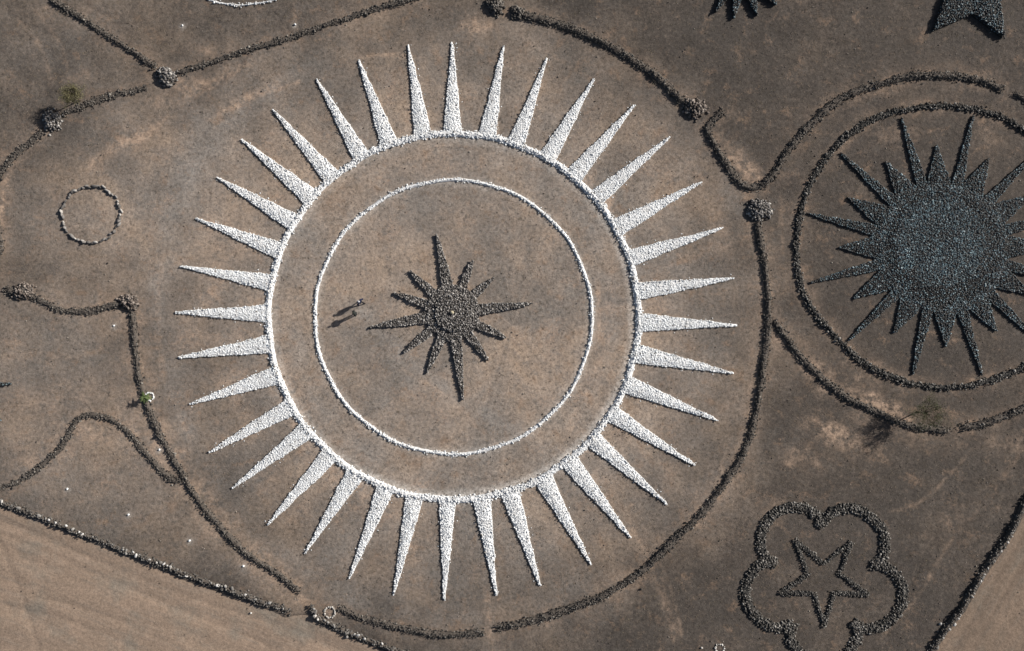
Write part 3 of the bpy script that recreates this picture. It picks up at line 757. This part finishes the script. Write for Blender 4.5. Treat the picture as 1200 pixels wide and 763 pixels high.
# flower outline and the star in it (pixels of an enlargement, scale 3.955, corner 860,570)
fz = lambda l: [(860 + a / 3.955, 570 + b / 3.955) for a, b in l]
lobes = [[(407, 185), (392, 150), (360, 115), (310, 98), (250, 97), (190, 125), (145, 175), (125, 235), (130, 300), (160, 342), (192, 356)],
         [(407, 185), (420, 150), (455, 118), (510, 100), (570, 105), (630, 140), (675, 185), (697, 240), (697, 300), (680, 345), (638, 365)],
         [(638, 363), (700, 372), (745, 405), (780, 460), (784, 520), (762, 580), (710, 632), (650, 657), (590, 655), (552, 628)],
         [(552, 628), (574, 665), (568, 710), (545, 748), (500, 790), (450, 812), (410, 815), (360, 803), (310, 775), (275, 735), (256, 690), (274, 632)],
         [(274, 632), (215, 655), (150, 640), (95, 595), (60, 540), (52, 480), (70, 420), (110, 370), (155, 347), (192, 356)]]
def outline_thing(name, label, cat, paths, part, w, h, core, stone, straight=False, sp=0.18, size=(0.08, 0.14)):
    pl = [PP(x) for x in paths]
    c = np.concatenate(pl).mean(0); o3 = base(c)
    rt = link(name, None, None, None, o3); tag(rt, label, cat)
    for q0 in pl:
        p = resample(q0, 0.25) if straight else smooth(q0, 0.25)
        o = mound(part, p, w, h, M[core], rt, o3)
        n = int(len(p) * 0.25 * 2 * w / sp ** 2)
        i = rng.integers(0, len(p), n); u = rng.uniform(-1, 1, n)
        q = p[i] + normals(p)[i] * (u * w * 1.04)[:, None] + rng.normal(0, 0.05, (n, 2))
        z = h * (1 - np.abs(u) ** 2.2) * rng.uniform(0.85, 1.1, n) + 0.03
        rocks('stones', z3(q, z), rng.uniform(*size, n), M[stone], o, o3, tilt=1.0)
    return rt
outline_thing('stone_flower', 'five-lobed flower outline of dark stones around a small star', 'stone flower', [fz(l) for l in lobes], 'petal', 0.62, 0.20, 'dark_core', 'dark_stone', size=(0.09, 0.17))
sv = [(282, 250), (415, 358), (543, 258), (488, 405), (622, 502), (462, 493), (416, 648), (370, 493), (214, 495), (342, 408)]
outline_thing('stone_star', 'open five-pointed star outline of dark stones inside the flower outline', 'stone star',
              [fz([sv[k], sv[(k + 1) % 10]]) for k in range(10)], 'side', 0.31, 0.17, 'dark_core', 'dark_stone', True, 0.16, (0.07, 0.12))

# ------------------------------------------------------------------ banks and walls
B = 'low banks of dark rubble'
berm('rubble_bank', L['w1'], 'straight rubble bank running from the top edge to the upper left cairn', 'stone bank', 0.40, 0.28, group=B)
berm('rubble_bank', L['w2'], 'rubble bank running from the upper left cairn past the sun to the top edge', 'stone bank', 0.38, 0.24, group=B)
berm('rubble_bank', L['w3'], 'short rubble bank between the tree cairn and the upper left gap', 'stone bank', 0.43, 0.20, group=B)
berm('rubble_bank', L['w4'], 'rubble bank curving from the tree cairn down the left edge', 'stone bank', 0.43, 0.23, group=B)
berm('rubble_bank', L['w5'], 'sagging rubble bank between the two left cairns', 'stone bank', 0.43, 0.23, group=B)
berm('rubble_bank', L['w5b'], 'short stub of rubble bank left of the leftmost cairn', 'stone bank', 0.46, 0.26, group=B)
berm('rubble_bank', L['w6'], 'long rubble bank west of the sun passing the planted sapling', 'stone bank', 0.40, 0.28, group=B)
berm('rubble_bank', L['w7'], 'S-shaped rubble bank in the lower left field', 'stone bank', 0.38, 0.20, group=B)
berm('rubble_bank', L['w10'], 'curved rubble bank below the sun beside the hearth ring', 'stone bank', 0.46, 0.28, group=B)
berm('rubble_bank', L['w11'], 'long dark rubble bank sweeping around the east side of the sun', 'stone bank', 0.47, 0.35, group=B)
berm('rubble_bank', L['w12'], 'dark rubble bank curving under the ring of the black star to the right tree', 'stone bank', 0.47, 0.31, group=B)
berm('rubble_bank', L['w13'], 'dark rubble bank at the right edge beyond the gap beside the tree', 'stone bank', 0.49, 0.28, group=B)
berm('rubble_bank', L['w14'], 'hook-shaped dark rubble bank arching over the black star ring', 'stone bank', 0.49, 0.33, group=B)
berm('rubble_bank', L['w15'], 'piece of dark bank at the right edge beyond the upper gap', 'stone bank', 0.49, 0.31, group=B)
berm('rubble_bank', L['w16'], 'dark rubble bank above the sun ending at the round cairn', 'stone bank', 0.53, 0.41, group=B)
WT = lambda n: np.clip(rng.beta(1.1, 2.0, n) + 0.05, 0, 1)
for key, lab in (('w8', 'dry stone wall with pale top stones along the dirt road, lower left'), ('w9', 'dry stone wall hooking around the hearth ring at the bottom edge'), ('w17', 'dry stone wall with pale stones along the road in the lower right corner')):
    o = berm('stone_wall', L[key], lab, 'stone wall', 0.32, 0.36 if key != 'w17' else 0.48, sp=0.17, size=(0.08, 0.15), core='earth_core', stone='wall_stone', tint=lambda n: 0.85 * WT(n), flat=(0.6, 0.95))
    # larger pale coping stones one can pick out
    p = smooth(LW[key], 0.42); vis = (np.abs(p[:, 0]) < 63) & (np.abs(p[:, 1]) < 41); p = p[vis]
    nn = normals(p); ms = [one_rock_mesh('coping_stone', M['wall_stone'], 1.0, t) for t in (0.55, 0.7, 0.82, 0.92, 1.0)]
    off = 0.16 if key != 'w17' else 0.30
    sgn = 1 if key != 'w17' else -1
    ns = np.array([0.43, 0.9]) if key != 'w17' else np.array([0.9, -0.43])
    for k in range(len(p)):
        if rng.random() < 0.5: continue
        s = rng.uniform(0.12, 0.22)
        side = nn[k] if nn[k] @ ns > 0 else -nn[k]
        x, y = p[k] + side * (off + rng.normal(0, 0.09))
        q = bpy.data.objects.new('coping_stone', ms[rng.integers(0, 5)]); C.objects.link(q); q.parent = o
        hz = (0.36 if key != 'w17' else 0.48) * 0.92
        q.location = Vector((x, y, float(gz(x, y)) + hz * (0.95 if off < 0.2 else 0.7))) - o.location
        q.rotation_euler = (rng.uniform(-0.4, 0.4), rng.uniform(-0.4, 0.4), rng.uniform(0, 6.28)); q.scale = (s * rng.uniform(0.9, 1.5), s, s * 0.9)

# thin white arc of a further circle at the top edge
p = smooth(PP(ell((284, -108), 114, 114, 60)), 0.25, True)
p = p[(p[:, 1] < P(284, -40)[1])] if False else p
berm('stone_circle', None, 'thin white arc of a stone circle cut off by the top edge', 'stone circle', 0.13, 0.12, sp=0.16, size=(0.07, 0.12), core='white_core', stone='white_stone', closed=True, line=p)

# ------------------------------------------------------------------ cairns
cairn((195.5, 90), 1.12, 0.75, 'round stone cairn where two banks meet in the upper left')
cairn((62, 141), 1.2, 0.8, 'stone cairn in the shadow of the small tree at upper left', size=(0.12, 0.22))
cairn((28.5, 341), 1.05, 0.7, 'leftmost brown cairn with a stub of bank behind it', stone='brown_stone')
cairn((152, 355), 1.02, 0.75, 'cairn at the corner of two banks, left of the sun', stone='brown_stone')
cairn((889.5, 246), 1.3, 0.8, 'cairn on the end of the long eastern bank', stone='grey_stone')
cairn((580, 7.5), 1.0, 0.75, 'dark cairn at the top edge standing free of any bank', stone='berm_stone')
cairn((605.5, 15), 0.78, 0.6, 'smaller dark cairn at the upper start of the bank above the sun', stone='berm_stone')
cairn((812.5, 127), 1.25, 0.85, 'round cairn at the lower end of the bank above the sun', stone='brown_stone')

# ------------------------------------------------------------------ rings of single stones
stone_ring('stone_ring', (107.5, 251.5), 3.45, 50, (0.15, 0.25), 'grey_stone', 'small ring of loose pale stones, left of the sun', 'stone ring', ry=3.35, wob=0.018, tints=(0.25, 0.93), along=True)
stone_ring('planter_ring', (175.8, 464.6), 0.46, 14, (0.09, 0.14), 'white_stone', 'tiny ring of white stones around the planted sapling', 'stone ring', wob=0.06, tints=(0.4, 1.0))
stone_ring('hearth_ring', (386.5, 717.5), 0.62, 17, (0.1, 0.16), 'pale_stone', 'tiny ring of tan stones beside the bottom bank', 'stone ring', wob=0.05, tints=(0.3, 0.8))
stone_ring('stone_ring', (843.5, 760), 0.52, 16, (0.08, 0.13), 'pale_stone', 'tiny ring of pale stones cut by the bottom edge', 'stone ring', wob=0.07, tints=(0.4, 1.0))

MARK_L = ['small white marker stone near the top edge, right of the upper left cairn', 'small white marker stone just above the bank at the top', 'small white marker stone below the corner cairn, left of the sun',
          'small white marker stone between the two converging left banks', 'white marker stone in lower left field, nearest the left edge', 'white marker stone in lower left field, second from the left edge',
          'white marker stone above the road wall, third from the left edge', 'white marker stone above the road wall, nearest the end of the wall']
for (mx, my), lab in zip(MARK, MARK_L):
    c = P(mx, my); s = rng.uniform(0.11, 0.15)
    o = link('marker_stone', one_rock_mesh('marker_stone', M['white_stone'], s, rng.uniform(0.7, 1.0), 0.9), None, None, base(c) + np.array([0, 0, s * 0.5]))
    o.rotation_euler.z = rng.uniform(0, 6)
    tag(o, lab, 'stone', 'white marker stones')
for (bx, by), s, mat, t, lab in [((751, 690), 0.17, 'berm_stone', 0.1, 'single dark stone lying outside the bank below the sun'), ((822, 759), 0.16, 'pale_stone', 0.6, 'loose pale stone at the bottom edge beside the tiny ring'),
                                ((1102, 731), 0.2, 'wall_stone', 0.9, 'loose stone beside the wall in the lower right corner'), ((294, 718.5), 0.13, 'pale_stone', 0.9, 'pale stone lying on the road below the wall')]:
    c = P(bx, by)
    o = link('loose_stone', one_rock_mesh('loose_stone', M[mat], s, t, 0.8), None, None, base(c) + np.array([0, 0, s * 0.45 - (0.08 if by == 718.5 else 0)]))
    tag(o, lab, 'stone')

# ------------------------------------------------------------------ trees
M['bark'] = plain('bark', (0.11, 0.085, 0.065), 0.95, 0.3, 20)
def leaf_mat(name, a, b):
    k = N(name)
    c = k.mix(a, b, k.attr('tint').outputs['Fac'])
    m = k.done(c, 0.7, 0.25)
    k.b.inputs['Subsurface Weight'].default_value = 0.0
    tr = k.n('BsdfTranslucent'); mx = k.n('MixShader'); mx.inputs[0].default_value = 0.3
    k.l(c, tr.inputs[0]); k.l(k.b.outputs[0], mx.inputs[1]); k.l(tr.outputs[0], mx.inputs[2])
    k.l(mx.outputs[0], k.t.nodes['Material Output'].inputs['Surface'])
    return m
M['leaf_olive'] = leaf_mat('olive leaves', (0.10, 0.096, 0.05), (0.26, 0.24, 0.135))
M['leaf_dull'] = leaf_mat('dull green leaves', (0.045, 0.055, 0.026), (0.11, 0.12, 0.06))
M['leaf_pale'] = leaf_mat('pale green leaves', (0.075, 0.105, 0.04), (0.22, 0.28, 0.12))

def tube(path, rad, k=6):
    path = np.asarray(path); n = len(path)
    t = np.gradient(path, axis=0); t /= np.linalg.norm(t, axis=1)[:, None]
    v = []
    for p, d, r in zip(path, t, rad):
        u = np.cross(d, [0.3, 1, 0.1]); u /= np.linalg.norm(u); w = np.cross(d, u)
        a = np.arange(k) * 2 * np.pi / k
        v.append(p + r * (np.cos(a)[:, None] * u + np.sin(a)[:, None] * w))
    v = np.concatenate(v)
    f = [(i * k + j, i * k + (j + 1) % k, (i + 1) * k + (j + 1) % k, (i + 1) * k + j) for i in range(n - 1) for j in range(k)]
    return v, np.array(f)

def tree(name, px, h, rad, label, leaf, n_limb, leaves_per, leaf_s, lean=(0, 0), trunk_r=0.075, cat='tree', crown_z=0.55, squash=0.7):
    c = P(*px); o3 = base(c)
    rt = link(name, None, None, None, o3); tag(rt, label, cat)
    V, F, tips, k = [], [], [], 0
    def add(path, r):
        nonlocal k
        v, f = tube(path, r); V.append(v); F.append(f + k); k += len(v)
    fork = np.array([lean[0] * 0.5, lean[1] * 0.5, h * crown_z * 0.75])
    add(np.array([[0, 0, -0.1], [lean[0] * .15, lean[1] * .15, fork[2] * 0.4], fork]), [trunk_r * 1.4, trunk_r, trunk_r * 0.8])
    tv, tf = V[0], F[0]
    link('trunk', mesh_np('trunk', tv, tf, False), M['bark'], rt)
    V, F, k = [], [], 0
    for i in range(n_limb):
        a = 2 * np.pi * (i + rng.uniform(-0.35, 0.35)) / n_limb
        rr = rad * rng.uniform(0.5, 1.0)
        end = np.array([lean[0] + rr * math.cos(a), lean[1] + rr * math.sin(a), h * (crown_z + rng.uniform(0.0, 1 - crown_z) * (1 - 0.45 * (rr / rad)))])
        mid = (fork + end) / 2 + rng.normal(0, 0.1, 3) + np.array([0, 0, 0.08])
        add(np.array([fork, mid, end]), [trunk_r * 0.5, trunk_r * 0.3, trunk_r * 0.12])
        tips.append((end, mid))
        for _ in range(2):
            e2 = mid + (end - mid) * rng.uniform(0.2, 0.7) + rng.normal(0, rad * 0.28, 3) * np.array([1, 1, squash])
            add(np.array([mid, (mid + e2) / 2 + rng.normal(0, .03, 3), e2]), [trunk_r * 0.25, trunk_r * 0.18, trunk_r * 0.08]); tips.append((e2, mid))
    link('branches', mesh_np('branches', np.concatenate(V), np.concatenate(F), False), M['bark'], rt)
    cen = []
    for e, m_ in tips:
        n = int(leaves_per * rng.uniform(0.5, 1.4))
        t = rng.uniform(0.35, 1.1, n)[:, None]
        cen.append(m_ + (e - m_) * t + rng.normal(0, rad * 0.10, (n, 3)) * np.array([1, 1, squash]))
    cen = np.concatenate(cen); n = len(cen)
    q = np.array([(-1, 0, 0), (0, -0.45, 0.1), (1, 0, 0), (0, 0.45, 0.1)]) * leaf_s
    v = np.einsum('nij,kj->nki', rot_mats(n), q) * rng.uniform(0.6, 1.3, n)[:, None, None] + cen[:, None]
    f = np.arange(4 * n).reshape(-1, 4)
    me = mesh_np('crown', v.reshape(-1, 3), f); attr(me, 'tint', np.repeat(rng.random(n), 4))
    o = link('crown', me, M[leaf], rt); o['kind'] = 'stuff'
    return rt
tree('small_tree', (94.5, 117.5), 3.3, 1.5, 'small olive green tree beside the bank in the upper left', 'leaf_olive', 20, 58, 0.07, (0.05, 0.0), crown_z=0.66)
tree('thorn_tree', (1074, 483), 3.7, 2.2, 'sparse dull green tree growing through the bank in the right', 'leaf_dull', 24, 42, 0.065, (0.1, 0.05), crown_z=0.66)

# planted sapling: rosette of strap leaves on a short stem
c = P(174.5, 465); o3 = base(c)
rt = link('sapling', None, None, None, o3); tag(rt, 'young pale green sapling with spiky leaves in the white stone ring', 'sapling')
v, f = tube(np.array([[0, 0, -0.05], [-0.03, 0.02, 0.4], [-0.06, 0.02, 1.15]]), [0.035, 0.028, 0.02]); link('stem', mesh_np('stem', v, f, False), M['bark'], rt)
lm = []
for k in range(34):
    a = rng.uniform(0, 2 * np.pi); ln = rng.uniform(0.45, 0.85); up = rng.uniform(-0.1, 0.6); z0 = rng.uniform(0.75, 1.2)
    d = np.array([math.cos(a), math.sin(a), 0]); s_ = np.array([-d[1], d[0], 0])
    pt = [np.array([-0.05, 0.02, z0]) + d * ln * t + np.array([0, 0, up * ln * t - 0.45 * ln * t * t]) for t in (0, 0.35, 0.7, 1.0)]
    w_ = [0.03, 0.075, 0.06, 0.006]
    v = np.array([p_ + s_ * w for p_, w in zip(pt, w_)] + [p_ - s_ * w for p_, w in zip(pt, w_)])
    me = mesh_np('leaf', v, np.array([(0, 1, 5, 4), (1, 2, 6, 5), (2, 3, 7, 6)])); attr(me, 'tint', np.full(8, rng.random()))
    link('leaf', me, M['leaf_pale'], rt)

# ------------------------------------------------------------------ people
M['skin'] = plain('skin', (0.32, 0.19, 0.13), 0.6, 0.06)
M['navy'] = plain('navy cloth', (0.010, 0.015, 0.04), 0.9, 0.2)
M['black_cloth'] = plain('black cloth', (0.015, 0.015, 0.018), 0.9, 0.2)
M['slate_cloth'] = plain('slate cloth', (0.018, 0.022, 0.022), 0.9, 0.2)
M['white_cloth'] = plain('white cloth', (0.5, 0.51, 0.54), 0.85, 0.05)
M['olive_cloth'] = plain('grey green cloth', (0.03, 0.036, 0.031), 0.9, 0.1)
M['shoe'] = plain('shoe', (0.02, 0.02, 0.022), 0.7, 0.1)

def skin(name, verts, edges, radii, m, parent, sub=1):
    me = bpy.data.meshes.new(name); me.from_pydata([tuple(v) for v in verts], edges, [])
    o = link(name, me, None, parent)
    me.materials.append(m)
    md = o.modifiers.new('skin', 'SKIN')
    sv_ = me.skin_vertices[0].data if me.skin_vertices else None
    if sv_ is None:
        lay = me.attributes
        bpy.context.view_layer.objects.active = o; o.select_set(True)
        bpy.ops.object.modifier_remove(modifier='skin'); bpy.ops.object.modifier_add(type='SKIN')
        sv_ = me.skin_vertices[0].data
    for k, r_ in enumerate(radii):
        sv_[k].radius = (r_, r_) if not hasattr(r_, '__len__') else r_
        sv_[k].use_root = (k == 0)
    s_ = o.modifiers.new('sub', 'SUBSURF'); s_.levels = s_.render_levels = sub
    md.use_smooth_shade = True
    return o

def person(px, yaw, foot_l, foot_r, hand_l, hand_r, mats, label, hgt=1.72):
    """x forward, y left; feet and hands given in the person's own frame"""
    c = P(*px); o3 = base(c)
    rt = link('person', None, None, None, o3); rt.rotation_euler.z = yaw; tag(rt, label, 'person', 'walkers beside the grey star')
    k = hgt / 1.72
    pel, wai, che, nck = (0, 0, .93 * k), (0.01, 0, 1.1 * k), (0.02, 0, 1.33 * k), (0.02, 0, 1.47 * k)
    hed, top = (0.045, 0, 1.6 * k), (0.035, 0, 1.68 * k)
    sh = {1: (0.01, .19 * k, 1.40 * k), -1: (0.01, -.19 * k, 1.40 * k)}
    hip = {1: (0, .095, .89 * k), -1: (0, -.095, .89 * k)}
    foot = {1: foot_l, -1: foot_r}; hand = {1: hand_l, -1: hand_r}
    V = [pel, wai, che, nck, hed, top]; E = [(0, 1), (1, 2), (2, 3), (3, 4), (4, 5)]; Rr = [.115, .105, .12, .052, .088, .06]
    jv, je, jr = [(0, 0, .95 * k), wai, che, (0.02, 0, 1.44 * k)], [(0, 1), (1, 2), (2, 3)], [(.23, .18), (.22, .17), (.25, .19), .09]
    tv, te, tr = [(0, 0, .96 * k)], [], [.135]
    def add(lst, e, r, pts, rad, root_i):
        prev = root_i
        for p_, q_ in zip(pts, rad):
            lst.append(p_); r.append(q_); e.append((prev, len(lst) - 1)); prev = len(lst) - 1
        return prev
    add(V, E, Rr, [(0.135, 0, 1.585 * k)], [.014], 4)                     # nose
    for s in (1, -1):
        add(V, E, Rr, [(0.03, s * .095, 1.6 * k)], [.02], 4)              # ears
        f = np.array(foot[s]); h_ = np.array(hip[s])
        kn = (h_ + f + np.array([0, 0, .08])) / 2 + np.array([0.05, 0, 0]); an = f + np.array([-0.03, 0, .09])
        add(V, E, Rr, [h_, kn, an, f + np.array([0, 0, .05]), f + np.array([.13, 0, .035])], [.085, .058, .042, .04, .03], 0)
        add(tv, te, tr, [h_, kn, an + np.array([0, 0, .02])], [.105, .08, .065], 0)
        skin('shoe', [an, f + np.array([-.04, 0, .05]), f + np.array([.06, 0, .05]), f + np.array([.17, 0, .04])], [(0, 1), (1, 2), (2, 3)], [.05, .055, .055, .04], M['shoe'], rt)
        hd = np.array(hand[s]); so = np.array(sh[s])
        el = (so + hd) / 2 + np.array([-.08, s * .16, -.06])
        d = (hd - el) / np.linalg.norm(hd - el)
        add_i = add(V, E, Rr, [so, el, hd, hd + d * .05], [.06, .042, .03, .034], 2)
        add(jv, je, jr, [so, el, hd - d * .03], [.125, .105, .08], 2)
        side = np.array([0, 1.0, 0]) if abs(d[1]) < .8 else np.array([1.0, 0, 0])
        for q_, ln in zip((-.028, -.010, .010, .027), (.065, .08, .085, .07)):
            b0 = hd + d * .075 + side * q_
            add(V, E, Rr, [b0, b0 + d * ln * .55 + np.array([0, 0, -.012]), b0 + d * ln + np.array([0, 0, -.035])], [.010, .009, .008], add_i)
        th = hd + d * .03 - side * s * .035
        add(V, E, Rr, [th, th + d * .035 - side * s * .02], [.011, .009], add_i)
    skin('body', V, E, Rr, M['skin'], rt)
    skin('jacket', jv, je, jr, M[mats[0]], rt, 2)
    skin('trousers', tv, te, tr, M[mats[1]], rt, 2)
    # cap: dome with a peak
    a = np.linspace(0, 2 * np.pi, 17)[:-1]; v = []
    for zc, rc in ((1.60, .112), (1.645, .113), (1.69, .098), (1.722, .06)):
        v += [(0.035 + rc * math.cos(t) * 1.08, rc * math.sin(t), zc * k) for t in a]
    v.append((0.035, 0, 1.735 * k))
    f4 = [(q * 16 + i, q * 16 + (i + 1) % 16, (q + 1) * 16 + (i + 1) % 16, (q + 1) * 16 + i) for q in range(3) for i in range(16)]
    f3 = [(48 + i, 48 + (i + 1) % 16, 64) for i in range(16)]
    cp = link('cap', mesh_np('cap', np.array(v), [np.array(f4), np.array(f3)], False), M[mats[2]], rt)
    pv = [(0.035 + (.115 + .085 * w_) * math.cos(t), (.108 + .01 * w_) * math.sin(t), (1.607 - .015 * w_ - .006 * z_) * k) for z_ in (0, 1) for w_ in (0, 1) for t in np.linspace(-0.9, 0.9, 7)]
    pf = [(i, i + 1, i + 8, i + 7) for i in range(6)] + [(i + 14, i + 21, i + 22, i + 15) for i in range(6)]
    link('peak', mesh_np('peak', np.array(pv), np.array(pf), False), M[mats[2]], cp)
    return rt
person((424.0, 354.8), R(156), (0.40, 0.07, 0), (-0.40, -0.07, 0), (0.24, 0.34, 0.90), (-0.10, -0.38, 0.88), ('navy', 'black_cloth', 'white_cloth'), 'striding person in navy clothes and white cap, the upper of the two', 1.86)
person((418.2, 367.8), R(208), (0.05, 0.10, 0), (-0.05, -0.10, 0), (0.24, 0.13, 1.10), (0.24, -0.13, 1.08), ('slate_cloth', 'black_cloth', 'olive_cloth'), 'person standing with bent arms in dark clothes, the lower of the two', 1.86)

# ------------------------------------------------------------------ litter on the ground: gravel and dry grass
def soil_at(q):
    ix = np.clip(np.searchsorted(xs, q[:, 0]), 0, len(xs) - 1); iy = np.clip(np.searchsorted(ys, q[:, 1]), 0, len(ys) - 1)
    k = iy * len(xs) + ix
    return soil[k], np.maximum(ra[k], -rb[k])
n = 70000
q = np.c_[rng.uniform(-66, 66, n), rng.uniform(-43, 43, n)]
s4, rd = soil_at(q)
clump = 0.5 + 0.5 * np.sin(q[:, 0] * 0.9 + 2 * np.sin(q[:, 1] * 0.5)) * np.sin(q[:, 1] * 1.1 + 1.6 * np.sin(q[:, 0] * 0.63))
keep = (rng.random(n) < 0.35 + 0.65 * clump) & (rng.random(n) < 1 - 0.6 * s4[:, 1]) & ((rd < 0.2) | (np.arange(n) < 9000))
q = q[keep]; n = len(q)
OV = np.array([(1, 0, 0), (0, 1, 0), (-1, 0, 0), (0, -1, 0), (0, 0, 0.7), (0, 0, -0.6)], float)
OF = np.array([(0, 1, 4), (1, 2, 4), (2, 3, 4), (3, 0, 4), (1, 0, 5), (2, 1, 5), (3, 2, 5), (0, 3, 5)])
m = min(26000, n // 2)
sz = rng.gamma(2.0, 0.016, m).clip(0.015, 0.12)
v = OV[None] * rng.uniform(0.6, 1.3, (m, 6, 1)) * sz[:, None, None]
v = np.einsum('nij,nkj->nki', rot_mats(m, 0.4), v) + z3(q[:m], sz * 0.2 - np.where(rd[keep][:m] > 0.4, 0.11, 0))[:, None]
me = mesh_np('gravel', v.reshape(-1, 3), (OF[None] + 6 * np.arange(m)[:, None, None]).reshape(-1, 3)); attr(me, 'tint', np.repeat(rng.random(m) ** 1.5, 6))
M['gravel'] = stone_mat('gravel', [(0, (0.06, 0.05, 0.042)), (0.5, (0.15, 0.125, 0.105)), (1, (0.34, 0.31, 0.27))])
tag(link('gravel', me, M['gravel']), 'loose gravel scattered over the dry earth', 'gravel', kind='stuff')
qg = q[m:][rd[keep][m:] < 0.2]; n = len(qg); nb = 5
a = rng.uniform(0, 2 * np.pi, (n, nb)); ln = rng.uniform(0.05, 0.15, (n, nb)); ht = rng.uniform(0.03, 0.11, (n, nb)); wd_ = 0.016
d = np.stack([np.cos(a), np.sin(a)], -1); sdv = np.stack([-np.sin(a), np.cos(a)], -1)
b0 = qg[:, None] + rng.normal(0, 0.05, (n, nb, 2))
zb = gz(qg[:, 0], qg[:, 1])[:, None]
p0 = np.concatenate([b0 + sdv * wd_, np.repeat(zb, nb, 1)[..., None] - 0.01], -1)
p1 = np.concatenate([b0 - sdv * wd_, np.repeat(zb, nb, 1)[..., None] - 0.01], -1)
p2 = np.concatenate([b0 + d * ln[..., None], zb[..., None] + ht[..., None]], -1)
v = np.stack([p0, p1, p2], 2).reshape(-1, 3)
me = mesh_np('dry_grass', v, np.arange(len(v)).reshape(-1, 3)); attr(me, 'tint', np.repeat(rng.random(n * nb), 3))
M['straw'] = leaf_mat('dry straw', (0.10, 0.082, 0.058), (0.30, 0.25, 0.175))
tag(link('dry_grass', me, M['straw']), 'short dry grass stubble growing thinly over the earth', 'dry grass', kind='stuff')
